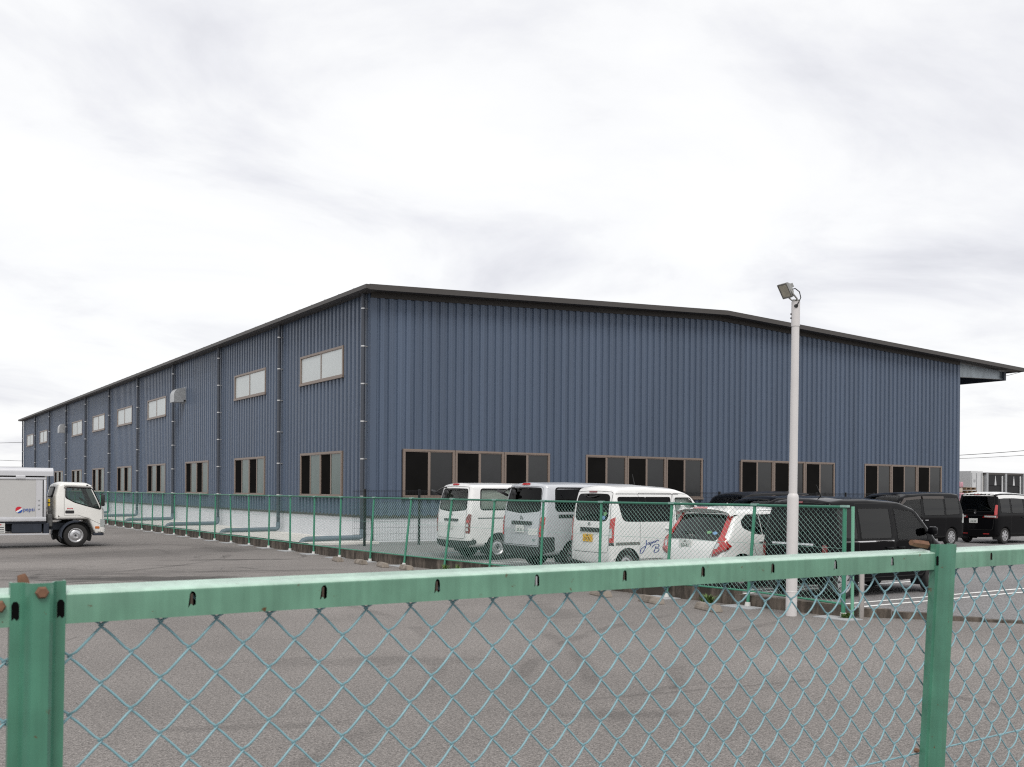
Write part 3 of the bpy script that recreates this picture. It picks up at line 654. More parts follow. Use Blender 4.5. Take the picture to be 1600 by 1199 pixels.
# posts: hat section, bulge towards the photographer
hat = [(-0.033, 0.012), (-0.033, -0.004), (-0.0215, -0.004), (-0.018, -0.008), (-0.015, -0.022), (-0.010, -0.028), (0.010, -0.028), (0.015, -0.022), (0.018, -0.008), (0.0215, -0.004), (0.033, -0.004), (0.033, 0.012)]
inner = [(x*0.9, min(y+0.003, 0.012)) for x, y in reversed(hat)]
for k, px in enumerate(NPX):
    tilt = {1: 0.011, 2: 0.078}.get(k, 0.02); sub = MB(); zt = ZT+(0.010 if k == 1 else 0.013); n = len(hat); lev = [0.0, 0.6, 1.1, 1.4, 1.55, 1.6, ZT-0.03, ZT-0.005, zt]
    for z in lev:
        for (hx, hy) in hat: sub.v.append((px+hx*1.02+(z-ZT)*tilt, hy-RW2+0.0018, z))
    for a in range(len(lev)-1):
        for j in range(n-1): sub.f.append((a*n+j, a*n+j+1, (a+1)*n+j+1, (a+1)*n+j))
    i = len(sub.v)
    for z in lev:
        for (hx, hy) in [(x*0.93, min(y+0.0025, 0.012)) for x, y in hat]: sub.v.append((px+hx*1.02+(z-ZT)*tilt, hy-RW2+0.0018, z))
    for a in range(len(lev)-1):
        for j in range(n-1): sub.f.append((i+a*n+j+1, i+a*n+j, i+(a+1)*n+j, i+(a+1)*n+j+1))
    a = len(lev)-1
    for j in range(n-1): sub.f.append((a*n+j, a*n+j+1, i+a*n+j+1, i+a*n+j))
    me = sub.mesh('post', M_npost, True); at = me.attributes.new('rust', 'FLOAT', 'POINT')
    po = link('post', me, nf)
    if k in (1, 2):
        tx = lambda z: px+(z-ZT)*tilt
        # slots in the flanges
        for sx in (-0.0275, 0.0275):
            b = MB(); z = ZT-0.027; b.prism([(tx(z)+sx-0.0045, z-0.012), (tx(z)+sx-0.001, z-0.009), (tx(z)+sx+0.0015, z-0.0125), (tx(z)+sx+0.0045, z-0.010), (tx(z)+sx+0.0045, z+0.008), (tx(z)+sx+0.002, z+0.012), (tx(z)+sx-0.002, z+0.012), (tx(z)+sx-0.0045, z+0.008)], 'y', -RW2-0.0030, -RW2+0.001); b.build('slot', M_dark, po)
        # bolts
        def bolt(x, y, z, r=0.007, dirn=(0, -1, 0), ln=0.009):
            b = MB(); d = Vector(dirn); p = Vector((x, y, z)); b.tube([p, p+d*ln*0.6, p+d*ln], [r, r, r*0.72], 6); b.build('bolt', M_rust, po, smooth=True)
        if k == 1:
            bolt(tx(ZT)+0.0005, -0.046, ZT-0.002, 0.0085); bolt(tx(ZT)-0.047, -RW2, ZT-0.02, 0.0085)
            bolt(tx(ZT)-0.012, 0.01, ZT+0.002, 0.0075, (-0.25, 0.1, 0.93), 0.017)
            b = MB(); z = ZT-0.012; b.poly([(tx(z)-0.0028, -0.0469, z), (tx(z)+0.0028, -0.0469, z), (tx(z)+0.0006, -0.0469, z-0.035), (tx(z)-0.0006, -0.0469, z-0.035)]); b.build('rust_run', M_rust, po)
        else:
            bolt(tx(ZT)+0.026, -RW2-0.004, ZT+0.0005, 0.009); bolt(tx(ZT)-0.028, 0.006, ZT+0.010, 0.010, (-1, 0.0, 0.12), 0.06)
            bolt(tx(1.165)+0.024, -RW2-0.004, 1.165, 0.008); bolt(tx(1.2)-0.045, -0.004, 1.185, 0.006)
# woven wires: flattened spirals, every wire an object, two shared meshes
DW, DH = 0.0804, 0.080
def wire_mesh(par):
    b = MB(); pts = []; zn = ZT-RH-0.008; n = 19; seg = 6
    for k in range(-1, n):
        z0 = zn-k*DH/2; z1 = zn-(k+1)*DH/2; s0 = ((k+par) % 2); s1 = 1-s0
        for j in range(seg):
            t = j/seg; bul = math.sin(math.pi*t)
            x = (s0+(s1-s0)*t)*DW/2; sgn = -1 if s0 > s1 else 1
            # rounded turn at the hook, slight bow of the free strand
            tt = 0.5-0.5*math.cos(math.pi*t); z = z0+(z1-z0)*(0.90*t+0.10*tt)
            pts.append((x + (0.0024 if s0 else -0.0024)*(1-bul)*(1 if j == 0 else 0.6), (-0.0068 if sgn < 0 else 0.0012)*bul**0.8+0.0005*sgn, z))
    b.tube(pts, 0.00195, 6); me = b.mesh('mesh_wire', M_nwire, False); me.polygons.foreach_set('use_smooth', [True]*len(me.polygons)); return me
wm = [wire_mesh(0), wire_mesh(1)]
xw0 = 0.413-0.0385
for q, (xa, xb) in enumerate(zip(NPX, NPX[1:])):
    k = math.ceil((xa-0.0-xw0)/(DW/2))
    while xw0+k*DW/2 < xb:
        link('mesh_wire', wm[k % 2], nf, loc=(xw0+k*DW/2, 0.0, 0)); k += 1
for z in (1.172, 0.6):
    b = MB(); b.tube([(NPX[0], 0.012, z), (NPX[1], 0.012, z), (NPX[2], 0.012, z-0.003), (NPX[3], 0.012, z)], 0.0021, 6); b.build('tension_wire', M_nwire, nf)
b = MB(); b.box(NPX[0]-0.3, NPX[3]+0.3, -0.1, 0.1, 0, 0.2, 0.012); b.build('fence_footing', M_conc, nf)

# ------------------------------------------------------------------ floodlight pole
lp = thing('floodlight_pole', 'white steel pole carrying a single floodlight beside the boundary fence', 'lamp', (11.53, 9.99, 0)); lp.rotation_euler = (R(-0.2), R(0.5), R(-33.5))
M_pole = mat('off_white_pole', (0.62, 0.60, 0.595), 0.4, var=0.05, vscale=2)
b = MB(); b.tube([(0, 0, 0), (0, 0, 0.5), (0, 0, 1.72), (0, 0, 1.76), (0, 0, 1.79)], [0.082, 0.082, 0.082, 0.078, 0.062], 20); b.build('pole_base', M_pole, lp, smooth=True)
b = MB(); b.tube([(0, 0, 1.78), (0, 0, 4.3)], [0.061, 0.055], 20); b.build('pole_shaft', M_pole, lp, smooth=True)
b = MB(); b.tube([(0, 0, 4.24), (0, 0, 4.60)], 0.062, 20); cl = b.build('pole_cap', M_pole, lp, smooth=True)
b = MB(); b.lathe([(0.0, -0.076), (0.026, -0.072), (0.03, -0.05)], 12, 'y', (-0.01, 0, 4.53)); b.build('cable_gland', M_black, cl)
for z in (4.36, 4.42): b = MB(); b.tube([(-0.075, 0, z), (-0.055, 0, z)], 0.013, 6); b.build('set_screw', M_black, cl)
b = MB(); b.tube([(0, -0.07, 0.45), (0, -0.07, 0.46)], 0.0, 4) if False else b.lathe([(0.0825, 0.34), (0.085, 0.345), (0.085, 0.36), (0.0825, 0.365)], 20, 'z'); b.build('pole_band', M_pole, lp)
fl = thing('tmp', 'x', 'x'); bpy.data.objects.remove(fl)
M_alu = mat('grey_lamp_housing', (0.30, 0.30, 0.29), 0.45, 0.5, var=0.1, vscale=10)
M_lens = mat('lamp_glass', (0.42, 0.40, 0.33), 0.12, 0.3, var=0.25, vscale=9, spec=0.8)
H = MB(); fr = [(-0.13, -0.15), (0.13, -0.15), (0.13, 0.15), (-0.13, 0.15)]; bk = [(-0.075, -0.085), (0.075, -0.085), (0.075, 0.085), (-0.075, 0.085)]
i = len(H.v); H.v += [(0, a, c) for a, c in fr]+[(0.05, a, c) for a, c in fr]+[(0.15, a, c) for a, c in bk]
H.f += [(0, 1, 2, 3)]+[(k, (k+1) % 4, 4+(k+1) % 4, 4+k) for k in range(4)]+[(4+k, 4+(k+1) % 4, 8+(k+1) % 4, 8+k) for k in range(4)]+[(8, 9, 10, 11)]
H.box(0.14, 0.21, -0.07, 0.07, -0.01, 0.075)
hd = H.build('floodlight', M_alu, lp); hd.location = (-0.17, -0.03, 4.75); hd.rotation_euler = (R(0), R(-32), R(26)); hd.scale = (0.70, 0.70, 0.70)
b = MB(); b.box(-0.006, -0.001, -0.112, 0.112, -0.13, 0.13); b.build('lens', M_lens, hd)
for s in (-0.115, 0, 0.115): pass
b = MB(); b.box(-0.012, 0.03, -0.145, -0.131, -0.16, 0.16); b.box(-0.012, 0.03, 0.131, 0.145, -0.16, 0.16); b.box(-0.012, 0.03, -0.131, 0.131, 0.151, 0.163); b.box(-0.012, 0.03, -0.131, 0.131, -0.163, -0.151); b.build('bezel', M_alu, hd)
b = MB(); b.tube([(-0.13, -0.10, 4.79), (-0.06, -0.11, 4.68), (-0.005, -0.08, 4.63), (0, 0, 4.61), (-0.03, 0.07, 4.63), (-0.10, 0.10, 4.70), (-0.14, 0.1, 4.80)], 0.013, 6); b.box(-0.05, 0.05, -0.03, 0.03, 4.595, 4.63); b.build('lamp_bracket', M_alu, lp)
b = MB(); b.tube([(-0.10, -0.03, 4.77), (-0.02, -0.03, 4.79), (0.04, -0.04, 4.74), (0.055, -0.06, 4.65), (0.02, -0.08, 4.58), (-0.01, -0.075, 4.53)], 0.008, 6); b.build('lamp_cable', M_black, lp, smooth=True)

# ------------------------------------------------------------------ small things on the lot
b = MB(); b.tube([(0, 0, 0), (0, 0, 0.78), (0, 0, 0.80)], [0.038, 0.038, 0.03], 16); b.lathe([(0.0385, 0.70), (0.040, 0.702), (0.040, 0.73), (0.0385, 0.732)], 16, 'z')
b.build('bollard', mat('stainless_post', (0.42, 0.39, 0.37), 0.35, 0.6, var=0.1, vscale=8), smooth=True, label='short bare steel bollard just past the end of the boundary fence', cat='bollard', loc=(12.12, 9.22, 0))
M_stop = stained_concrete('wheel_stop_concrete', (0.27, 0.235, 0.20), (0.13, 0.11, 0.09), 0.4)
sm = MB(); sm.prism([(-0.085, 0), (0.085, 0), (0.085, 0.035), (0.055, 0.105), (-0.055, 0.105), (-0.085, 0.035)], 'x', -0.29, 0.29)
for v in range(len(sm.v)):
    x, yv, z = sm.v[v]; sm.v[v] = (x*(1-0.10*z/0.105), yv, z)
me = sm.mesh('wheel_stop', M_stop); bb = bmesh.new(); bb.from_mesh(me); bmesh.ops.bevel(bb, geom=list(bb.edges), offset=0.009, segments=2, affect='EDGES'); bb.to_mesh(me); bb.free()
stops = [(10.28, 23.45, 80, 'farthest concrete wheel stop of the row by the boundary fence'), (10.40, 22.35, 84, 'second farthest concrete wheel stop by the boundary fence'),
         (10.45, 21.25, 78, 'third farthest concrete wheel stop by the boundary fence'), (10.55, 20.25, 82, 'fourth farthest concrete wheel stop, half hidden by the mint rail'),
         (10.85, 13.6, 78, 'concrete wheel stop behind the mint rail, farthest of the near three'), (10.9, 12.35, 80, 'middle concrete wheel stop of the near three below the mint rail'),
         (10.95, 11.1, 76, 'nearest concrete wheel stop, in front of the white pole')]
for x, y, a, lb in stops:
    o = link('wheel_stop', me, None, lb, 'wheel stop', 'wheel stops along the boundary fence', loc=(x, y, 0)); o.rotation_euler = (0, 0, R(a))
# weeds along the kerb
M_weed = mat('weed_green', (0.085, 0.15, 0.03), 0.6, var=0.3, vscale=20)
def weed(x, y, n, h, sp, label):
    b = MB()
    for k in range(n):
        a = random.uniform(0, 6.28); l = h*random.uniform(0.5, 1.1); r0 = random.uniform(0, sp*0.5); bx, by = r0*math.cos(a*3), r0*math.sin(a*3)
        tipx, tipy = bx+sp*random.uniform(0.3, 1)*math.cos(a), by+sp*random.uniform(0.3, 1)*math.sin(a); wd = 0.012
        pxv, pyv = -math.sin(a)*wd, math.cos(a)*wd; mxp, myp = (bx*0.5+tipx*0.5), (by*0.5+tipy*0.5)
        b.poly([(bx-pxv*0.4, by-pyv*0.4, 0), (bx+pxv*0.4, by+pyv*0.4, 0), (mxp+pxv, myp+pyv, l*0.7), (mxp-pxv, myp-pyv, l*0.7)])
        b.poly([(mxp-pxv, myp-pyv, l*0.7), (mxp+pxv, myp+pyv, l*0.7), (tipx, tipy, l)])
    b.build('weed', M_weed, label=label, cat='weed', group='weeds at the foot of the kerb', loc=(x, y, 0.002))
weed(11.0, 19.3, 60, 0.16, 0.13, 'small green weed at the kerb behind the mint rail below the white van')
weed(10.98, 18.7, 26, 0.22, 0.10, 'taller thin weed at the kerb below the white van')
weed(11.42, 11.6, 110, 0.17, 0.2, 'broad clump of green weeds at the kerb left of the white pole')
weed(11.98, 9.38, 70, 0.08, 0.12, 'low green weed beside the steel bollard')
# ------------------------------------------------------------------ vehicles
M_wpaint = mat('white_car_paint', (0.78, 0.78, 0.77), 0.32, coat=0.6, var=0.025, vscale=2.5)
M_ivory = mat('ivory_truck_paint', (0.78, 0.77, 0.735), 0.35, coat=0.5, var=0.025, vscale=2.5)
M_silver = mat('silver_car_paint', (0.54, 0.555, 0.585), 0.33, 0.2, coat=0.5, var=0.03, vscale=2.5)
M_bpaint = mat('black_car_paint', (0.0045, 0.0045, 0.0055), 0.10, coat=0.0, spec=0.12)
M_gpaint = mat('charcoal_car_paint', (0.012, 0.012, 0.014), 0.2, spec=0.2)
M_plast = mat('black_bumper_plastic', (0.028, 0.029, 0.031), 0.6, var=0.1, vscale=6)
M_tyre = mat('tyre_rubber', (0.022, 0.021, 0.021), 0.85, var=0.2, vscale=12)
M_alloy = mat('alloy_wheel', (0.52, 0.52, 0.53), 0.3, 0.7)
M_red = mat('red_lamp_lens', (0.42, 0.012, 0.012), 0.12, coat=0.8, spec=0.7)
M_dred = mat('dark_red_lens', (0.16, 0.008, 0.008), 0.12, coat=0.8, spec=0.7)
M_clear = mat('clear_lamp_lens', (0.55, 0.58, 0.57), 0.1, 0.3, coat=0.8)
M_orange = mat('orange_lamp_lens', (0.55, 0.16, 0.03), 0.15, coat=0.6)
M_chrome = mat('chrome_trim', (0.62, 0.62, 0.63), 0.12, 0.95)
M_seat = mat('dark_seat_cloth', (0.045, 0.045, 0.048), 0.9)
M_seatg = mat('grey_seat_cloth', (0.14, 0.14, 0.135), 0.9)
M_plate = mat('white_number_plate', (0.70, 0.71, 0.69), 0.45)
M_yplate = mat('yellow_number_plate', (0.75, 0.43, 0.03), 0.45)
M_ink = mat('plate_ink', (0.02, 0.06, 0.035), 0.6)
M_inkb = mat('black_ink', (0.015, 0.015, 0.015), 0.6)
M_blue = mat('blue_lettering', (0.030, 0.045, 0.26), 0.5)
G_dark = glass_mat('privacy_glass', (0.09, 0.095, 0.10), 0.35)
G_mid = glass_mat('tinted_glass', (0.45, 0.49, 0.47), 0.4)
G_clear = glass_mat('clear_green_glass', (0.84, 0.91, 0.87), 0.6)
M_seam = mat('panel_gap', (0.02, 0.02, 0.02), 0.8)

class Shell:
    def __init__(s, sil, W, r=0.09, crown=0.035, th=0.16, zb=1.0, zt=1.9, sill=0.03, tf=0.08, af=0.7, tr=0.03, ar=0.35, step=0.11):
        P = rpoly(sil, 7); Q = []
        for i in range(len(P)):
            a = Vector(P[i]); b = Vector(P[(i+1) % len(P)]); n = max(1, int((b-a).length/step))
            for k in range(n): Q.append(a.lerp(b, k/n))
        R_ = [Q[0]]
        for q in Q[1:]:
            if (q-R_[-1]).length > 0.012: R_.append(q)
        s.P = R_; n = len(R_); s.n = n; s.N = []; s.S = [0.0]
        for i in range(n):
            t = (R_[(i+1) % n]-R_[i-1]).normalized(); s.N.append(Vector((t.y, -t.x)))
            if i: s.S.append(s.S[-1]+(R_[i]-R_[i-1]).length)
        s.S.append(s.S[-1]+(R_[0]-R_[-1]).length); s.T = s.S[-1]
        s.W, s.r, s.crown, s.th, s.zb, s.zt, s.sill, s.tf, s.af, s.tr, s.ar = W, r, crown, th, zb, zt, sill, tf, af, tr, ar
        s.L = max(p.x for p in R_); s.itop = max(range(n), key=lambda i: R_[i].y)
    def w(s, x, z):
        h = s.W/2
        if z > s.zb: h -= s.th*((z-s.zb)/(s.zt-s.zb))**1.35
        else: h -= s.sill*((s.zb-z)/s.zb)**2
        a = x-(s.L-s.af)
        if a > 0: h -= s.tf*(a/s.af)**2
        a = s.ar-x
        if a > 0: h -= s.tr*(a/s.ar)**2
        return h
    def at(s, t):
        t = max(0, min(s.T-1e-6, t)); lo, hi = 0, s.n
        while hi-lo > 1:
            m = (lo+hi)//2
            if s.S[m] <= t: lo = m
            else: hi = m
        f = (t-s.S[lo])/(s.S[lo+1]-s.S[lo]); j = (lo+1) % s.n
        return s.P[lo].lerp(s.P[j], f), s.N[lo].lerp(s.N[j], f).normalized()
    def c(s, t):
        p, n = s.at(t); q = p+n*(s.crown+s.r); return max(0.05, s.w(q.x, q.y)-s.r)
    def surf(s, t, q, off=0.0):
        # t: length along the outline, q: unrolled distance from the centre line (metres), off: outwards
        p, n = s.at(t); ct = s.c(t); sg = 1 if q >= 0 else -1; a = abs(q)
        if a <= ct: e = p+n*(s.crown*(a/ct)**2-off); return Vector((e.x, sg*a, e.y))
        a -= ct
        if a <= s.r*math.pi/2:
            th = a/s.r; rr = s.r+off; e = p+n*(s.crown+s.r-rr*math.cos(th)); return Vector((e.x, sg*(ct+rr*math.sin(th)), e.y))
        a -= s.r*math.pi/2; e = p+n*(s.crown+s.r+a); return Vector((e.x, sg*(s.w(e.x, e.y)+off), e.y))
    def side(s, x, z, sg, off=0.0): return Vector((x, sg*(s.w(x, z)+off), z))
    def t_rear(s, z):
        for i in range(s.itop):
            if s.P[i].y <= z <= s.P[i+1].y: return s.S[i]+(s.S[i+1]-s.S[i])*(z-s.P[i].y)/max(1e-6, s.P[i+1].y-s.P[i].y)
        return s.S[s.itop]
    def t_front(s, z):
        for i in range(s.itop, s.n-1):
            if s.P[i].y >= z >= s.P[i+1].y: return s.S[i]+(s.S[i+1]-s.S[i])*(s.P[i].y-z)/max(1e-6, s.P[i].y-s.P[i+1].y)
        return s.S[s.itop]
def bbox(p): return min(a for a, b in p), max(a for a, b in p), min(b for a, b in p), max(b for a, b in p)
def dens(poly, d=0.09):
    r = []
    for i in range(len(poly)):
        a = Vector(poly[i]); b = Vector(poly[(i+1) % len(poly)]); n = max(1, int((b-a).length/d))
        for k in range(n): r.append(tuple(a.lerp(b, k/n)))
    return r
def cdt(loops, grid):
    pts, ed = [], []
    for lp in loops:
        i = len(pts); pts += [Vector(p) for p in lp]; ed += [(i+k, i+(k+1) % len(lp)) for k in range(len(lp))]
    pts += [Vector(p) for p in grid]
    vo, eo, fo, *_ = delaunay_2d_cdt(pts, ed, [], 0, 1e-5); return vo, fo
def patch(fn, poly, name, m, parent, off=0.004, g=0.07, depth=0.012):
    # thin plate that follows a surface: fn(u, v, off)
    poly = dens(poly, g); x0, x1, y0, y1 = bbox(poly); grid = []
    nx, ny = int((x1-x0)/g)+1, int((y1-y0)/g)+1
    for i in range(1, nx):
        for j in range(1, ny):
            u, v = x0+(x1-x0)*i/nx, y0+(y1-y0)*j/ny
            if inpoly(u, v, poly): grid.append((u, v))
    vo, fo = cdt([poly], grid); b = MB(); vs = [tuple(fn(v.x, v.y, off)) for v in vo]; fs = []
    for f in fo:
        c = sum((vo[i] for i in f), Vector((0, 0)))/len(f)
        if inpoly(c.x, c.y, poly): fs.append(tuple(f))
    b.add((vs, fs)); k = len(poly)
    top = [tuple(fn(u, v, off)) for u, v in poly]; bot = [tuple(fn(u, v, off-depth)) for u, v in poly]; i = len(b.v); b.v += top+bot
    for j in range(k): b.f.append((i+j, i+(j+1) % k, i+k+(j+1) % k, i+k+j))
    me = b.mesh(name, m, True); return link(name, me, parent)
def ring(fn, poly, wd, name, m, parent, off=0.002, closed=True):
    # strip along a line on a surface
    poly = dens(poly, 0.1) if closed else poly; n = len(poly); b = MB(); A, B = [], []
    for i in range(n):
        p = Vector(poly[i]); q = Vector(poly[(i+1) % n]) if (closed or i < n-1) else p; o = Vector(poly[i-1]) if (closed or i > 0) else p
        t = (q-o).normalized(); nn = Vector((-t.y, t.x))*wd/2; A.append(tuple(fn(*(p+nn), off))); B.append(tuple(fn(*(p-nn), off)))
    b.v = A+B
    for i in range(n if closed else n-1): j = (i+1) % n; b.f.append((i, j, n+j, n+i))
    return b.build(name, m, parent)
WHEELS = {}
def wheel(parent, x, y, r, wd, sgn, style):
    key = (r, wd, style)
    if key not in WHEELS:
        rr = r*0.66 if style != 'steel' else r*0.62
        t = MB(); h = wd/2; t.lathe([(rr, -h*0.92), (rr+0.01, -h), (r*0.90, -h), (r*0.97, -h*0.86), (r, -h*0.6), (r*0.985, -h*0.3), (r, -h*0.28), (r, h*0.28), (r*0.985, h*0.3), (r, h*0.6), (r*0.97, h*0.86), (r*0.90, h), (rr+0.01, h), (rr, h*0.92)], 36); tm = t.mesh('wheel', M_tyre, True)
        b = MB(); b.lathe([(rr, h*0.95), (rr*0.93, h*0.96), (rr*0.90, h*0.80), (rr*0.88, h*0.1), (rr*0.88, -h*0.9)], 36)
        ns = {'six': 6, 'ten': 10, 'five': 5, 'steel': 6, 'seven': 7}[style]
        if style == 'steel':
            b.lathe([(rr*0.9, h*0.72), (rr*0.80, h*0.55), (rr*0.62, h*0.80), (rr*0.40, h*0.86), (rr*0.36, h*0.60), (0.0, h*0.60)], 36)
        else:
            for k in range(ns):
                a = 2*math.pi*k/ns; w0, w1 = (0.20, 0.16) if ns < 8 else (0.11, 0.085)
                d = Vector((math.cos(a), 0, math.sin(a))); e = Vector((-math.sin(a), 0, math.cos(a))); n0 = rr*0.16; n1 = rr*0.93
                q = []
                for (rad, wid, hh) in ((n0, w1*rr, h*0.86), (n1, w0*rr, h*0.80)):
                    for sg in (-1, 1): q.append(tuple(d*rad+e*sg*wid+Vector((0, hh, 0)))); 
                    for sg in (-1, 1): q.append(tuple(d*rad+e*sg*wid*1.15+Vector((0, hh-0.035, 0))))
                b.add((q, [(0, 1, 5, 4), (2, 6, 7, 3), (0, 4, 6, 2), (1, 3, 7, 5)]))
            b.lathe([(rr*0.24, h*0.5), (rr*0.24, h*0.84), (rr*0.20, h*0.90), (0, h*0.91)], 18)
        rm = b.mesh('rim', M_alloy, True)
        d = MB(); d.lathe([(rr*0.875, h*0.35), (0, h*0.35)], 24); dm = d.mesh('brake_disc', M_plast, False)
        nb = MB(); nb.lathe([(0.0, h*0.8), (rr*0.15, h*0.8), (rr*0.15, h*0.61), (0.03, h*0.6)], 6) if style == 'steel' else nb.lathe([(0, h*0.93), (rr*0.1, h*0.925), (rr*0.1, h*0.88)], 12)
        WHEELS[key] = (tm, rm, dm, nb.mesh('hub_cap', M_plast if style == 'steel' else M_alloy, True))
    tm, rm, dm, hm = WHEELS[key]
    o = link('wheel', tm, parent, loc=(x, y, r)); o.rotation_euler = (0, random.uniform(0, 6), 0 if sgn > 0 else math.pi)
    for nm, me in (('rim', rm), ('brake_disc', dm), ('hub_cap', hm)): link(nm, me, o)
    return o
def seat(parent, x, y, m, wd=0.48, z=0.75, top=1.42):
    b = MB(); b.box(x-0.05, x+0.45, y-wd/2, y+wd/2, z-0.25, z, 0.05); b.add(bm_box(x-0.16, x+0.0, y-wd/2+0.02, y+wd/2-0.02, z-0.05, top-0.2, 0.05))
    b.add(bm_box(x-0.15, x-0.05, y-0.12, y+0.12, top-0.17, top, 0.04)); b.build('seat', m, parent, smooth=True)
def plate(parent, fn, q, z, txt, m, ink, top=None, wd=0.33, ht=0.165):
    p = fn(q, z, 0.014); b = MB(); b.add(bm_box(-0.006, 0.006, -wd/2, wd/2, -ht/2, ht/2, 0.004, 1)); o = b.build('number_plate', m, parent); o.location = p
    t = text_mesh(txt, 0.098, ink, 0.0008, sx=0.95); l = link('lettering', t, o); l.location = (-0.0075, 0, -0.024); l.rotation_euler = (R(90), 0, R(-90))
    if top:
        t = text_mesh(top, 0.04, ink, 0.0008); l = link('lettering', t, o); l.location = (-0.0075, 0, 0.052); l.rotation_euler = (R(90), 0, R(-90))
    return o
def vehicle(name, label, cat, loc, rz, spec, group=None):
    root = thing(name, label, cat, loc, rz, group); sp = spec; sh = Shell(sp['sil'], sp['W'], **sp.get('shape', {})); W = sp['W']; paint = sp['paint']
    fnR = lambda q, z, off=0.0: sh.surf(sh.t_rear(z), q, off)
    fnF = lambda q, z, off=0.0: sh.surf(sh.t_front(z), q, off)
    arches = [(xw, sp['rw'], sp['rw']+sp.get('gap', 0.055)) for xw in sp['wheels']]
    body = MB(); K = sh.n
    # --- wrap: rear, roof, front and underside, with openings
    holes = []
    for (kind, poly, gm, nm) in sp.get('wraps', []):
        tf = sh.t_rear if kind == 'rear' else sh.t_front
        pl = [(tf(z), y) for y, z in dens(poly, 0.06)]; holes.append((pl, gm, nm, bbox(pl)))
    gate = None
    if 'gate' in sp: gate = [(sh.t_rear(z), y) for y, z in dens(sp['gate'], 0.08)]; gbb = bbox(gate)
    ts = sh.S[:K]+[sh.T]; qs = [-1, -0.93, -0.7, -0.45, -0.2, 0, 0.2, 0.45, 0.7, 0.93, 1]; HW = W/2
    toN = lambda t, y: (t, y/sh.c(t)*HW)
    grid = [(t, q*HW) for t in ts for q in qs]
    loops = [[toN(*p) for p in h[0]] for h in holes]
    if gate: loops.append([toN(*p) for p in gate])
    hn = [(lp, bbox(lp)) for lp in loops]
    vo, fo = cdt(loops, grid); pos = []
    for v in vo:
        t = min(v.x, sh.T-1e-5); pos.append(tuple(sh.surf(t, v.y/HW*sh.c(t)) if v.x < sh.T-1e-4 else sh.surf(0, v.y/HW*sh.c(0))))
    gl = {}; gatem = MB(); bins = {}
    for f in fo:
        c = sum((vo[i] for i in f), Vector((0, 0)))/len(f); tgt = None
        for k, (lp, bb) in enumerate(hn):
            if bb[0] <= c.x <= bb[1] and bb[2] <= c.y <= bb[3] and inpoly(c.x, c.y, lp): tgt = k; break
        if tgt is None:
            cc = sum((Vector(pos[i]) for i in f), Vector())/len(f)
            if any((cc.x-ax)**2+(cc.z-az)**2 < ar*ar for ax, az, ar in arches) and abs(cc.y) > W/2-0.3: continue
        bins.setdefault(tgt, []).append(tuple(f))
    body.add((pos, bins.get(None, [])))
    gobj = None
    if gate:
        m_ = MB(); m_.add((pos, bins.get(len(holes), []))); gobj = mesh_clean(m_, 'tailgate', sp.get('gate_paint', paint), root)
        ring(fnR, [(y, z) for y, z in sp['gate']], 0.009, 'panel_gap', M_seam, gobj)
    for k, (pl, gm, nm, bb) in enumerate(holes):
        m_ = MB(); m_.add((pos, bins.get(k, []))); par = gobj if (gobj and sp['wraps'][k][0] == 'rear') else root
        mesh_clean(m_, nm, gm, par)
        fn = fnR if sp['wraps'][k][0] == 'rear' else fnF
        ring(fn, sp['wraps'][k][1], sp.get('sealw', 0.03), 'window_seal', M_rubber, par)
    # --- rounded edges and sides
    NA = 4
    for sg in (1, -1):
        rows = []
        for i in range(K):
            t = sh.S[i]; ct = sh.c(t); rows.append([sh.surf(t, sg*(ct+sh.r*math.pi/2*a/NA)) for a in range(NA+1)])
        b0 = len(body.v); body.v += [tuple(p) for r_ in rows for p in r_]; m = NA+1
        for i in range(K):
            j = (i+1) % K
            cc = (rows[i][2]+rows[j][2])/2
            if any((cc.x-ax)**2+(cc.z-az)**2 < ar*ar for ax, az, ar in arches): continue
            for a in range(NA): body.f.append((b0+i*m+a, b0+j*m+a, b0+j*m+a+1, b0+i*m+a+1))
        outl = [(r_[-1].x, r_[-1].z) for r_ in rows]
        wins = [(dens(p, 0.1), gm) for p, gm in sp.get('sides', [])]; doors = [dens(p, 0.12) for p in sp.get('doors', [])]
        arcs = [[(ax+ar*math.cos(a*math.pi/20), az+ar*math.sin(a*math.pi/20)) for a in range(40)] for ax, az, ar in arches]
        arcs = [[(x, z) for x, z in a] for a in arcs]
        x0, x1, z0, z1 = bbox(outl); grid = []
        nx, nz = int((x1-x0)/0.11), int((z1-z0)/0.10)
        for i in range(1, nx):
            for j in range(1, nz):
                u, v = x0+(x1-x0)*i/nx, z0+(z1-z0)*j/nz
                if inpoly(u, v, outl): grid.append((u, v))
        vo, fo = cdt([outl]+[w_ for w_, _ in wins]+doors+arcs, grid); pos = [tuple(sh.side(v.x, v.y, sg)) for v in vo]; sb = {}
        wbb = [bbox(w_) for w_, _ in wins]; dbb = [bbox(d_) for d_ in doors]
        for f in fo:
            c = sum((vo[i] for i in f), Vector((0, 0)))/len(f)
            if not inpoly(c.x, c.y, outl): continue
            if any((c.x-ax)**2+(c.y-az)**2 < (ar*0.999)**2 for ax, az, ar in arches): continue
            key = None
            for k, (w_, _) in enumerate(wins):
                bb = wbb[k]
                if bb[0] <= c.x <= bb[1] and bb[2] <= c.y <= bb[3] and inpoly(c.x, c.y, w_): key = ('w', k); break
            if key is None:
                for k, d_ in enumerate(doors):
                    bb = dbb[k]
                    if bb[0] <= c.x <= bb[1] and bb[2] <= c.y <= bb[3] and inpoly(c.x, c.y, d_): key = ('d', k); break
            sb.setdefault(key, []).append(tuple(f))
        body.add((pos, sb.get(None, [])))
        fnS = lambda x, z, off=0.0, sg=sg: sh.side(x, z, sg, off)
        dob = []
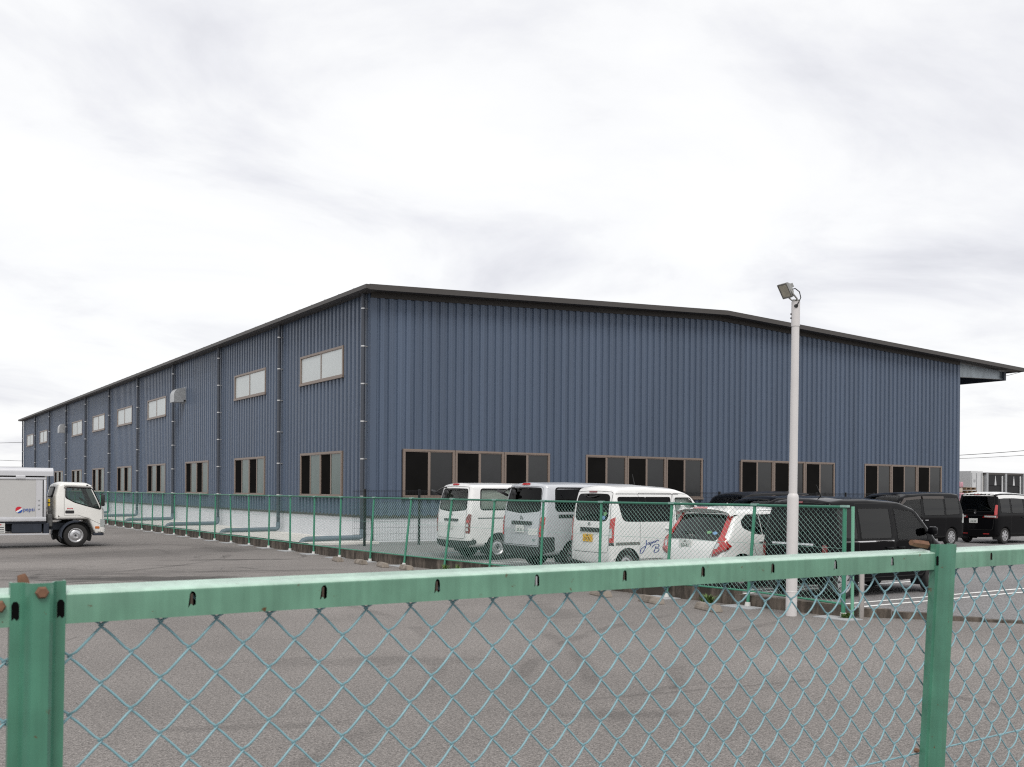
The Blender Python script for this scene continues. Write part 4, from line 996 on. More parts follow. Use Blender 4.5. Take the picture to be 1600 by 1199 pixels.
        for k, d_ in enumerate(doors):
            m_ = MB(); m_.add((pos, sb.get(('d', k), []))); o = mesh_clean(m_, 'door', paint, root); dob.append(o)
            ring(fnS, sp['doors'][k], 0.008, 'panel_gap', M_seam, o, 0.0015)
            if 'handles' in sp and k < len(sp['handles']):
                hx, hz = sp['handles'][k]; y = sh.side(hx, hz, sg).y; b = MB()
                b.add(bm_box(hx-0.09, hx+0.09, y-0.004 if sg > 0 else y-0.034, y+0.034 if sg > 0 else y+0.004, hz-0.016, hz+0.016, 0.011)); b.build('handle', sp.get('handle_mat', paint), o, smooth=True)
        for k, (w_, gm) in enumerate(wins):
            m_ = MB(); m_.add((pos, sb.get(('w', k), []))); cx = sum(p[0] for p in w_)/len(w_); cz = sum(p[1] for p in w_)/len(w_); par = root
            for j, d_ in enumerate(doors):
                if inpoly(cx, cz, d_): par = dob[j]
            mesh_clean(m_, 'window', gm, par); ring(fnS, sp['sides'][k][0], sp.get('sealw', 0.03), 'window_seal', M_rubber, par, 0.0025)
        for (poly, nm, mm, off) in sp.get('side_patches', []): patch(fnS, poly, nm, mm, root, off)
        for ax, az, ar in arches:      # wheel well
            b = MB(); yo = sg*(W/2-0.012); yi = sg*(W/2-0.32); aa = [R(-25+a*11.5) for a in range(21)]
            for a0, a1 in zip(aa, aa[1:]):
                p0, p1 = (ax+ar*math.cos(a0), az+ar*math.sin(a0)), (ax+ar*math.cos(a1), az+ar*math.sin(a1))
                b.poly([(p0[0], yo, p0[1]), (p1[0], yo, p1[1]), (p1[0], yi, p1[1]), (p0[0], yi, p0[1])])
                b.poly([(ax, yi, az), (p0[0], yi, p0[1]), (p1[0], yi, p1[1])])
            b.build('wheel_well', M_plast, root)
            wheel(root, ax, sg*(W/2-sp.get('tw', 0.17)/2-sp.get('inset', 0.03)), sp['rw'], sp.get('tw', 0.17), sg, sp.get('rim', 'six'))
            if sp.get('lip'): ring(fnS, [(ax+(ar+0.012)*math.cos(R(a)), az+(ar+0.012)*math.sin(R(a))) for a in range(-5, 186, 10)], 0.03, 'arch_lip', sp['lip'], root, 0.006, False)
    mesh_clean(body, 'body', paint, root)
    for (poly, nm, mm, off) in sp.get('rear_patches', []): patch(fnR, poly, nm, mm, root, off)
    for (poly, nm, mm, off) in sp.get('front_patches', []): patch(fnF, poly, nm, mm, root, off)
    for (x, y) in sp.get('seats', []): seat(root, x, y, sp.get('seat_mat', M_seat), z=sp.get('seat_z', 0.75), top=sp.get('seat_top', 1.42))
    return root, sh, fnR, fnF
def mesh_clean(m_, name, mm, parent):
    used = sorted({i for f in m_.f for i in f}); ix = {k: j for j, k in enumerate(used)}
    b = MB(); b.v = [m_.v[i] for i in used]; b.f = [tuple(ix[i] for i in f) for f in m_.f]
    me = bpy.data.meshes.new(name); me.from_pydata(b.v, [], b.f); me.materials.append(mm)
    bb = bmesh.new(); bb.from_mesh(me); bmesh.ops.remove_doubles(bb, verts=bb.verts, dist=0.0015); bmesh.ops.dissolve_degenerate(bb, edges=bb.edges, dist=1e-4)
    bmesh.ops.recalc_face_normals(bb, faces=bb.faces); bb.to_mesh(me); bb.free()
    me.polygons.foreach_set('use_smooth', [True]*len(me.polygons)); me.set_sharp_from_angle(angle=R(50)); return link(name, me, parent)
def mirrored(poly): return [(-y, z) for y, z in reversed(poly)]
def rect(x0, x1, z0, z1, r=0.05): return rpoly([(x0, z0, r), (x1, z0, r), (x1, z1, r), (x0, z1, r)])
def both(lst): return [x for p, n, m, o in lst for x in ((p, n, m, o), (mirrored(p), n, m, o))]
def wiper(root, fn, y0, y1, z, up=0.03):
    b = MB(); b.tube([fn(y0+(y1-y0)*k/6, z+up*math.sin(k/6*math.pi), 0.03) for k in range(7)], 0.011, 5); b.add(bm_box(-0.03, 0.03, -0.04, 0.04, -0.03, 0.03, 0.01), Matrix.Translation(fn(y0, z, 0.02))); b.build('wiper', M_black, root)
def under_mirror(root, fn, y, z):
    # black bracket with a convex mirror that looks down behind the tailgate
    p = fn(y, z, 0.0); b = MB(); b.tube([p, p+Vector((-0.10, 0.05, -0.02)), p+Vector((-0.22, 0.10, -0.10))], 0.018, 6); b.tube([p+Vector((-0.02, -0.06, 0.0)), p+Vector((-0.12, 0.03, -0.03))], 0.014, 6)
    o = b.build('mirror_arm', M_black, root)
    b = MB(); b.add(bm_box(-0.10, 0.10, -0.15, 0.15, -0.03, 0.03, 0.025), Matrix.Translation(p+Vector((-0.24, 0.12, -0.13))) @ Matrix.Rotation(R(25), 4, 'Y') @ Matrix.Rotation(R(12), 4, 'X')); b.build('mirror_head', M_black, o, smooth=True)
    b = MB(); b.add(bm_box(-0.012, 0.012, -0.07, 0.07, -0.11, 0.11, 0.012), Matrix.Translation(fn(y-0.16, z-0.19, 0.05))); b.build('mirror_glass', M_black, o, smooth=True)
def door_mirror(root, sh, x, z, sg, m):
    y = sh.w(x, z); b = MB(); b.add(bm_box(x-0.06, x+0.07, min(sg*(y+0.05), sg*(y+0.2)), max(sg*(y+0.05), sg*(y+0.2)), z-0.07, z+0.08, 0.04)); b.tube([(x, sg*(y-0.02), z-0.03), (x, sg*(y+0.1), z-0.03)], 0.025, 6); b.build('door_mirror', m, root, smooth=True)
LOTZ = 0.012
# ---- 1 and 2: two full size vans
def van_spec(paint, glass, two):
    s = dict(W=1.695, paint=paint, rw=0.325, gap=0.06, tw=0.19, wheels=(0.98, 3.55), rim='steel' if two == 1 else 'six', seats=[(3.0, 0.42), (3.0, -0.42)], seat_z=0.95, seat_top=1.62,
        sil=[(0.10, 0.30, 0.04), (0.02, 0.34, 0.05), (-0.01, 0.55, 0.05), (0.0, 0.95, 0.4), (0.06, 1.45, 0.6), (0.17, 1.985, 0.16), (1.2, 2.0, 1.0), (3.15, 1.975, 0.9), (3.62, 1.86, 0.5), (4.35, 1.12, 0.3), (4.64, 0.95, 0.2), (4.695, 0.55, 0.1), (4.64, 0.26, 0.08), (4.0, 0.24, 0)],
        shape=dict(r=0.11, crown=0.05, th=0.13, zb=1.15, zt=2.0, sill=0.03, tf=0.10, af=0.8, tr=0.02, ar=0.4))
    gz0, gz1 = (1.27, 1.83) if two == 1 else (1.31, 1.86)
    s['wraps'] = [('rear', rpoly([(-0.70, gz0+0.04, 0.09), (0, gz0-0.02, 2), (0.70, gz0+0.04, 0.09), (0.61, gz1, 0.07), (-0.61, gz1, 0.07)]), glass, 'rear_window'),
                  ('front', rpoly([(-0.70, 1.16, 0.08), (0.70, 1.16, 0.08), (0.58, 1.84, 0.08), (-0.58, 1.84, 0.08)]), G_clear, 'windshield')]
    s['gate'] = rpoly([(-0.69, 0.56, 0.06), (0.69, 0.56, 0.06), (0.71, 1.2, 0.1), (0.66, 1.90, 0.06), (-0.66, 1.90, 0.06), (-0.71, 1.2, 0.1)])
    zb = gz0+0.03
    s['sides'] = [(rpoly([(0.42, zb, 0.09), (1.55, zb, 0.06), (1.55, gz1, 0.06), (0.48, gz1, 0.08)]), glass), (rpoly([(1.66, zb, 0.06), (2.68, zb, 0.06), (2.68, gz1, 0.06), (1.66, gz1, 0.06)]), glass), (rpoly([(2.86, zb-0.02, 0.07), (3.98, zb-0.08, 0.05), (3.50, gz1-0.02, 0.08), (2.86, gz1, 0.06)]), G_clear)]
    s['doors'] = [rpoly([(1.60, 0.40, 0.05), (2.74, 0.40, 0.05), (2.74, 1.90, 0.05), (1.60, 1.90, 0.05)]), rpoly([(2.78, 0.40, 0.05), (3.10, 0.40, 0.05), (3.25, 0.72, 0.1), (4.02, 0.85, 0.08), (4.06, 1.22, 0.06), (3.55, 1.87, 0.06), (2.78, 1.89, 0.05)])]
    s['handles'] = [(1.8, 1.12), (2.95, 1.12)]
    return s
for (nm, label, loc, paint, glass, two) in (('passenger_van', 'white van with pale see-through windows, leftmost of the parked vans', (13.10, 22.72, LOTZ), M_wpaint, glass_mat('pale_van_glass', (0.80, 0.86, 0.80), 0.6), 1),
                                           ('cargo_van', 'silver van with a sticker on its tailgate, between two white vans', (12.88, 19.14, LOTZ), M_silver, G_dark, 2)):
    sp = van_spec(paint, glass, two)
    c_ = 0.845
    if two == 1:
        lamp = rpoly([(0.735, 0.70, 0.02), (0.86, 0.70, 0.03), (0.87, 1.19, 0.03), (0.80, 1.20, 0.02), (0.735, 1.10, 0.03)])
        rear = both([(lamp, 'tail_lamp', M_dred, 0.012), (rect(0.75, 0.83, 0.98, 1.04, 0.01), 'turn_lens', M_red, 0.016), (rect(0.75, 0.81, 0.87, 0.95, 0.01), 'lamp_lens', M_clear, 0.016), (rect(0.75, 0.81, 0.76, 0.84, 0.01), 'lamp_lens', M_clear, 0.016)])
        bump = [(rpoly([(-1.02, 0.31, 0.02), (1.02, 0.31, 0.02), (1.02, 0.50, 0.02), (-1.02, 0.50, 0.02)]), 'rear_bumper', M_plast, 0.02)]
        garn = (rect(-0.40, 0.30, 1.0, 1.06, 0.015), 'handle_garnish', M_black, 0.02)
    else:
        lamp = rpoly([(0.72, 0.76, 0.02), (0.83, 0.76, 0.02), (0.86, 1.22, 0.03), (0.75, 1.22, 0.03)])
        rear = both([(lamp, 'tail_lamp', M_red, 0.012), (rect(0.74, 0.83, 1.02, 1.10, 0.01), 'lamp_lens', M_dred, 0.016)])
        bump = [(rpoly([(-1.12, 0.31, 0.02), (1.12, 0.31, 0.02), (1.12, 0.76, 0.02), (0.745, 0.76, 0.02), (0.735, 0.53, 0.05), (-0.735, 0.53, 0.05), (-0.745, 0.76, 0.02), (-1.12, 0.76, 0.02)]), 'rear_bumper', M_plast, 0.02)]
        garn = (rect(-0.46, 0.34, 1.02, 1.10, 0.015), 'handle_garnish', M_black, 0.02)
        rear += [(rect(-0.66, -0.34, 0.79, 0.94, 0.005), 'sticker', M_plate, 0.004), (rpoly([(-0.40, 0.81, 0.04), (0.36, 0.81, 0.04), (0.44, 1.02, 0.03), (-0.46, 1.02, 0.03)]), 'plate_recess', mat('silver_recess', (0.5, 0.51, 0.53), 0.4, 0.3), 0.003)]
    rear += bump + [garn, (rect(-0.15, 0.15, 1.925, 1.962, 0.012), 'brake_lamp', M_red, 0.014)]
    sp['rear_patches'] = rear
    fl = rpoly([(-0.78, 0.62, 0.05), (-0.50, 0.66, 0.05), (-0.50, 0.86, 0.05), (-0.80, 0.90, 0.05)])
    sp['front_patches'] = both([(fl, 'headlight', M_clear, 0.008)]) + [(rect(-0.46, 0.46, 0.66, 0.84, 0.04), 'grille', M_plast, 0.006), (rect(-0.8, 0.8, 0.30, 0.5, 0.06), 'front_bumper', M_plast, 0.012)]
    sp['side_patches'] = [(rect(0.35, 2.55, 1.075, 1.095, 0.005), 'slide_rail', M_plast, 0.008)] if two == 1 else [(rect(0.50, 1.30, 1.18, 1.26, 0.02), 'side_vent', M_black, 0.004)]
    sp['sealw'] = 0.035
    root, sh, fnR, fnF = vehicle(nm, label, 'van', loc, 0, sp, 'vans and cars parked with their backs to the boundary fence')
    plate(root, fnR, 0.0 if two == 1 else -0.03, 0.88 if two == 1 else 0.92, '25-71' if two == 1 else '35-31', M_plate, M_ink)
    wiper(root, fnR, 0.22, -0.22, 1.80 if two == 1 else 1.84, 0.01); under_mirror(root, fnR, 0.50, 1.88)
    b = MB(); b.lathe([(0.055, -0.004), (0.055, 0.01), (0.043, 0.012), (0.043, -0.004)], 16, 'x', fnR(-0.05, 1.17, 0.004)); b.box(*(lambda p: (p.x-0.012, p.x+0.0, p.y-0.06, p.y+0.06, p.z-0.012, p.z+0.012))(fnR(-0.05, 1.17, 0.004))); b.build('emblem', M_chrome, root)
    for sg in (1, -1): door_mirror(root, sh, 3.75, 1.32, sg, paint)
    if two == 2:
        o = link('lettering', text_mesh('DX', 0.07, mat('green_badge', (0.03, 0.2, 0.16), 0.5)), root); o.location = fnR(-0.55, 0.68, 0.006); o.rotation_euler = (R(90), 0, R(-90))
    b = MB(); b.tube([fnR(0.55, 1.99, 0.0)+Vector((0.35, 0, 0.0)), fnR(0.55, 1.99, 0)+Vector((0.36, 0, 0.02))], 0.01, 5); b.build('aerial_base', M_black, root)
# ---- 3: tall small van with blue lettering
sp = dict(W=1.475, paint=M_wpaint, rw=0.275, gap=0.06, tw=0.15, wheels=(0.47, 2.86), rim='steel', seats=[(1.1, 0.33), (1.1, -0.33), (2.1, 0.34), (2.1, -0.34)], seat_mat=M_seatg, seat_z=0.85, seat_top=1.5,
    sil=[(0.10, 0.24, 0.04), (0.0, 0.28, 0.06), (-0.02, 0.55, 0.06), (0.0, 1.0, 0.4), (0.05, 1.5, 0.5), (0.14, 1.92, 0.22), (1.0, 1.945, 0.8), (1.9, 1.90, 0.8), (2.35, 1.78, 0.6), (2.98, 1.08, 0.25), (3.30, 0.92, 0.2), (3.395, 0.55, 0.1), (3.34, 0.24, 0.08), (2.5, 0.22, 0)],
    shape=dict(r=0.10, crown=0.05, th=0.12, zb=1.05, zt=1.93, sill=0.025, tf=0.08, af=0.6, tr=0.02, ar=0.35),
    wraps=[('rear', rpoly([(-0.56, 1.17, 0.14), (0.56, 1.17, 0.14), (0.54, 1.735, 0.12), (-0.54, 1.735, 0.12)], 7), G_dark, 'rear_window'), ('front', rpoly([(-0.6, 1.12, 0.06), (0.6, 1.12, 0.06), (0.5, 1.74, 0.06), (-0.5, 1.74, 0.06)]), G_clear, 'windshield')],
    gate=rpoly([(-0.60, 0.50, 0.1), (0.60, 0.50, 0.1), (0.63, 1.0, 0.1), (0.60, 1.80, 0.06), (-0.60, 1.80, 0.06), (-0.63, 1.0, 0.1)]),
    sides=[(rpoly([(0.34, 1.17, 0.16), (0.98, 1.16, 0.02), (0.98, 1.67, 0.02), (0.22, 1.67, 0.06)]), G_dark), (rpoly([(1.0, 1.16, 0.02), (1.70, 1.16, 0.04), (1.70, 1.67, 0.04), (1.0, 1.67, 0.02)]), G_dark), (rpoly([(1.84, 1.16, 0.05), (2.62, 1.10, 0.05), (2.28, 1.66, 0.08), (1.84, 1.66, 0.04)]), G_clear)],
    doors=[rpoly([(0.80, 0.36, 0.04), (1.75, 0.36, 0.04), (1.75, 1.76, 0.03), (0.80, 1.76, 0.03)]), rpoly([(1.79, 0.36, 0.04), (2.45, 0.36, 0.04), (2.62, 0.62, 0.08), (2.74, 1.08, 0.06), (2.32, 1.74, 0.06), (1.79, 1.76, 0.03)])],
    handles=[(1.6, 1.0), (1.95, 1.0)], sealw=0.022)
lamp = rpoly([(0.640, 0.72, 0.01), (0.735, 0.72, 0.01), (0.742, 1.27, 0.01), (0.645, 1.21, 0.01)])
sp['rear_patches'] = both([(lamp, 'tail_lamp', M_red, 0.012), (rect(0.645, 0.695, 0.82, 1.02, 0.008), 'lamp_lens', M_clear, 0.016), (rect(0.64, 0.745, 0.66, 0.715, 0.006), 'rail_end', M_plast, 0.012)]) + [(rect(-0.34, 0.30, 0.93, 1.02, 0.015), 'handle_garnish', M_black, 0.02), (rect(-0.13, 0.13, 1.765, 1.80, 0.012), 'brake_lamp', M_dred, 0.014)]
sp['side_patches'] = [(rect(0.14, 0.80, 0.665, 0.725, 0.006), 'slide_rail', mat('grey_rail', (0.16, 0.16, 0.15), 0.6, var=0.4, vscale=9), 0.004), (rect(0.2, 1.95, 1.738, 1.748, 0.002), 'drip_rail', M_plast, 0.006)]
sp['front_patches'] = both([(rpoly([(-0.68, 0.62, 0.05), (-0.4, 0.62, 0.05), (-0.42, 0.84, 0.05), (-0.68, 0.9, 0.05)]), 'headlight', M_clear, 0.008)])
root, sh, fnR, fnF = vehicle('small_van', 'small white van with yellow plate and blue lettering on its side door', 'van', (13.22, 16.98, LOTZ), 0, sp, 'vans and cars parked with their backs to the boundary fence')
plate(root, fnR, 0.02, 0.80, '37-21', M_yplate, M_inkb, '580')
wiper(root, fnR, 0.22, -0.2, 1.70, -0.04)
b = MB(); p = fnR(0.0, 1.1, 0.006); b.lathe([(0.04, -0.004), (0.04, 0.008), (0.03, 0.008), (0.03, -0.004)], 14, 'x', p); b.box(p.x-0.01, p.x, p.y-0.045, p.y+0.045, p.z-0.01, p.z+0.01); b.build('emblem', M_chrome, root)
b = MB(); b.tube([(1.35, 0.1, 1.93), (1.28, 0.1, 2.18)], [0.012, 0.005], 5); b.build('aerial', M_black, root)
for nm, z, q, mm in (('sticker', 1.24, -0.44, mat('blue_sticker', (0.16, 0.30, 0.50), 0.5)), ('sticker', 1.32, -0.47, mat('green_sticker', (0.14, 0.32, 0.14), 0.5))): patch(fnR, [(q+0.045*math.cos(R(a)), z+0.045*math.sin(R(a))) for a in range(0, 360, 30)], nm, mm, root, 0.005)
# handwritten lettering on the sliding door, drawn as brush strokes in (x, z)
SCR = [  # J, a, p, a, n, B
 [(0.285, 0.60), (0.285, 0.50), (0.275, 0.40), (0.25, 0.32), (0.21, 0.22), (0.165, 0.16), (0.13, 0.16), (0.125, 0.22), (0.15, 0.30), (0.20, 0.36), (0.26, 0.40)],
 [(0.37, 0.505), (0.345, 0.52), (0.325, 0.49), (0.325, 0.455), (0.35, 0.45), (0.375, 0.49), (0.378, 0.515), (0.37, 0.47), (0.385, 0.455)],
 [(0.41, 0.54), (0.405, 0.46), (0.40, 0.40), (0.405, 0.50), (0.43, 0.54), (0.45, 0.525), (0.445, 0.49), (0.42, 0.475)],
 [(0.52, 0.565), (0.49, 0.57), (0.475, 0.54), (0.485, 0.51), (0.51, 0.52), (0.525, 0.565), (0.525, 0.53), (0.54, 0.52)],
 [(0.555, 0.59), (0.555, 0.545), (0.56, 0.58), (0.585, 0.605), (0.60, 0.59), (0.60, 0.565), (0.62, 0.57)],
 [(0.43, 0.35), (0.49, 0.43), (0.56, 0.455), (0.61, 0.44), (0.63, 0.40), (0.61, 0.35), (0.55, 0.315), (0.60, 0.31), (0.63, 0.27), (0.61, 0.21), (0.55, 0.17), (0.505, 0.165)],
 [(0.545, 0.385), (0.525, 0.30), (0.50, 0.22), (0.495, 0.17)]]
b = MB()
for st in SCR:
    pts = [Vector(p) for p in st]; sm_ = []
    for i in range(len(pts)-1):
        p0, p1, p2, p3 = pts[max(0, i-1)], pts[i], pts[i+1], pts[min(len(pts)-1, i+2)]
        for k in range(4):
            t = k/4; sm_.append(0.5*((2*p1)+(-p0+p2)*t+(2*p0-5*p1+4*p2-p3)*t*t+(-p0+3*p1-3*p2+p3)*t**3))
    sm_.append(pts[-1]); A, B = [], []
    for i, p in enumerate(sm_):
        t = (sm_[min(i+1, len(sm_)-1)]-sm_[max(0, i-1)]).normalized(); n = Vector((-t.y, t.x))*(0.0075+0.004*abs(t.y))
        for lst, s in ((A, 1), (B, -1)): q = p+n*s; lst.append(tuple(sh.side(0.80+(q.x-0.12)*1.05, 0.385+q.y*0.62, -1, 0.004)))
    i0 = len(b.v); b.v += A+B; m = len(A)
    for i in range(m-1): b.f.append((i0+i, i0+i+1, i0+m+i+1, i0+m+i))
b.build('lettering', M_blue, root)
for sg in (1, -1): door_mirror(root, sh, 2.5, 1.22, sg, M_wpaint)
# ---- 4: white hatchback
sp = dict(W=1.695, paint=M_wpaint, rw=0.30, gap=0.06, tw=0.185, wheels=(0.60, 3.13), rim='five', seats=[(1.0, 0.36), (1.0, -0.36), (1.95, 0.36), (1.95, -0.36)], seat_z=0.55, seat_top=1.22,
    sil=[(0.22, 0.22, 0.04), (0.05, 0.30, 0.06), (0.0, 0.50, 0.08), (0.03, 0.72, 0.08), (0.10, 0.93, 0.12), (0.20, 1.02, 0.10), (0.46, 1.40, 0.04), (0.30, 1.475, 0.02), (0.42, 1.51, 0.05), (1.5, 1.545, 1.0), (2.15, 1.50, 0.6), (3.02, 1.02, 0.3), (3.70, 0.80, 0.25), (3.92, 0.66, 0.1), (3.97, 0.40, 0.1), (3.88, 0.22, 0.06), (2.5, 0.20, 0)],
    shape=dict(r=0.09, crown=0.07, th=0.20, zb=0.90, zt=1.54, sill=0.05, tf=0.13, af=0.8, tr=0.06, ar=0.5),
    wraps=[('rear', rpoly([(-0.66, 0.985, 0.04), (0, 0.955, 1.5), (0.66, 0.985, 0.04), (0.56, 1.37, 0.05), (-0.56, 1.37, 0.05)]), glass_mat('grey_hatch_glass', (0.16, 0.165, 0.18)), 'rear_window'), ('front', rpoly([(-0.66, 1.03, 0.05), (0.66, 1.03, 0.05), (0.55, 1.46, 0.06), (-0.55, 1.46, 0.06)]), G_clear, 'windshield')],
    gate=rpoly([(-0.50, 0.47, 0.12), (0.50, 0.47, 0.12), (0.60, 0.72, 0.08), (0.66, 0.92, 0.05), (0.64, 1.02, 0.05), (0.58, 1.40, 0.04), (-0.58, 1.40, 0.04), (-0.64, 1.02, 0.05), (-0.66, 0.92, 0.05), (-0.60, 0.72, 0.08)]),
    sides=[(rpoly([(0.66, 1.14, 0.05), (0.95, 1.03, 0.06), (1.12, 1.01, 0.02), (1.12, 1.40, 0.02), (0.82, 1.37, 0.08), (0.64, 1.25, 0.06)]), G_dark), (rpoly([(1.16, 1.01, 0.02), (1.86, 0.98, 0.03), (1.86, 1.43, 0.03), (1.16, 1.405, 0.02)]), G_dark), (rpoly([(1.95, 0.98, 0.03), (2.85, 0.97, 0.03), (2.25, 1.40, 0.06), (1.95, 1.43, 0.03)]), G_clear)],
    doors=[rpoly([(1.05, 0.40, 0.08), (1.90, 0.34, 0.04), (1.90, 1.46, 0.03), (1.08, 1.44, 0.05), (0.86, 0.95, 0.1)]), rpoly([(1.93, 0.34, 0.04), (2.70, 0.34, 0.08), (2.88, 0.8, 0.1), (2.92, 0.97, 0.05), (2.25, 1.44, 0.08), (1.93, 1.46, 0.03)])],
    handles=[(1.12, 0.88), (2.1, 0.88)], sealw=0.026)
lampA = rpoly([(0.66, 0.93, 0.01), (0.76, 0.93, 0.01), (0.69, 1.39, 0.01), (0.585, 1.39, 0.01)])
lampB = rpoly([(0.66, 0.86, 0.01), (0.72, 1.02, 0.01), (0.96, 0.93, 0.02), (0.97, 0.87, 0.02), (0.70, 0.69, 0.01), (0.60, 0.64, 0.01), (0.62, 0.72, 0.01)])
sp['rear_patches'] = both([(lampA, 'lamp_pillar', M_red, 0.012), (lampB, 'tail_lamp', M_red, 0.014), (rpoly([(0.60, 0.645, 0.005), (0.70, 0.685, 0.005), (0.93, 0.85, 0.005), (0.93, 0.82, 0.005), (0.72, 0.64, 0.005), (0.61, 0.61, 0.005)]), 'lamp_edge', M_dred, 0.018), (rpoly([(0.635, 0.75, 0.01), (0.70, 0.765, 0.01), (0.735, 0.86, 0.02), (0.67, 0.88, 0.01)]), 'lamp_lens', M_clear, 0.02)]) + [
    (rpoly([(-0.2, 1.478, 0.004), (0.2, 1.478, 0.004), (0.15, 1.502, 0.01), (-0.15, 1.502, 0.01)]), 'brake_lamp', M_red, 0.012), (rpoly([(-0.60, 0.905, 0.02), (0.60, 0.905, 0.02), (0.66, 0.985, 0.01), (-0.66, 0.985, 0.01)]), 'tailgate_garnish', M_black, 0.008), (rect(-0.62, 0.62, 0.24, 0.36, 0.04), 'bumper_lower', M_plast, 0.006)]
sp['front_patches'] = both([(rpoly([(-0.74, 0.62, 0.04), (-0.42, 0.60, 0.04), (-0.42, 0.72, 0.04), (-0.72, 0.80, 0.04)]), 'headlight', M_clear, 0.008)]) + [(rect(-0.6, 0.6, 0.28, 0.5, 0.08), 'grille', M_plast, 0.006)]
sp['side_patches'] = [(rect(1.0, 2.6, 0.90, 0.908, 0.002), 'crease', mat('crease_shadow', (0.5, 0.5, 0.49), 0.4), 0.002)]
root, sh, fnR, fnF = vehicle('hatchback', 'white hatchback with tall red tail lamps beside the small lettered van', 'car', (13.22, 13.98, LOTZ), 0, sp, 'vans and cars parked with their backs to the boundary fence')
plate(root, fnR, 0.09, 0.80, '60-41', M_plate, M_ink, '502')
b = MB(); p = fnR(0.0, 0.965, 0.02); b.box(p.x-0.012, p.x, p.y-0.045, p.y-0.028, p.z-0.045, p.z+0.045); b.box(p.x-0.012, p.x, p.y+0.028, p.y+0.045, p.z-0.045, p.z+0.045); b.box(p.x-0.012, p.x, p.y-0.03, p.y+0.03, p.z-0.008, p.z+0.01); b.build('emblem', M_chrome, root)
for q, mm in ((-0.36, MATS['green_sticker']), (-0.50, MATS['blue_sticker'])): patch(fnR, [(q+0.055*math.cos(R(a)), 1.045+0.028*math.sin(R(a))) for a in range(0, 360, 30)], 'sticker', mm, root, 0.006)
wiper(root, fnR, 0.05, 0.3, 1.0, 0.02)
for sg in (1, -1): door_mirror(root, sh, 2.62, 1.05, sg, M_wpaint)
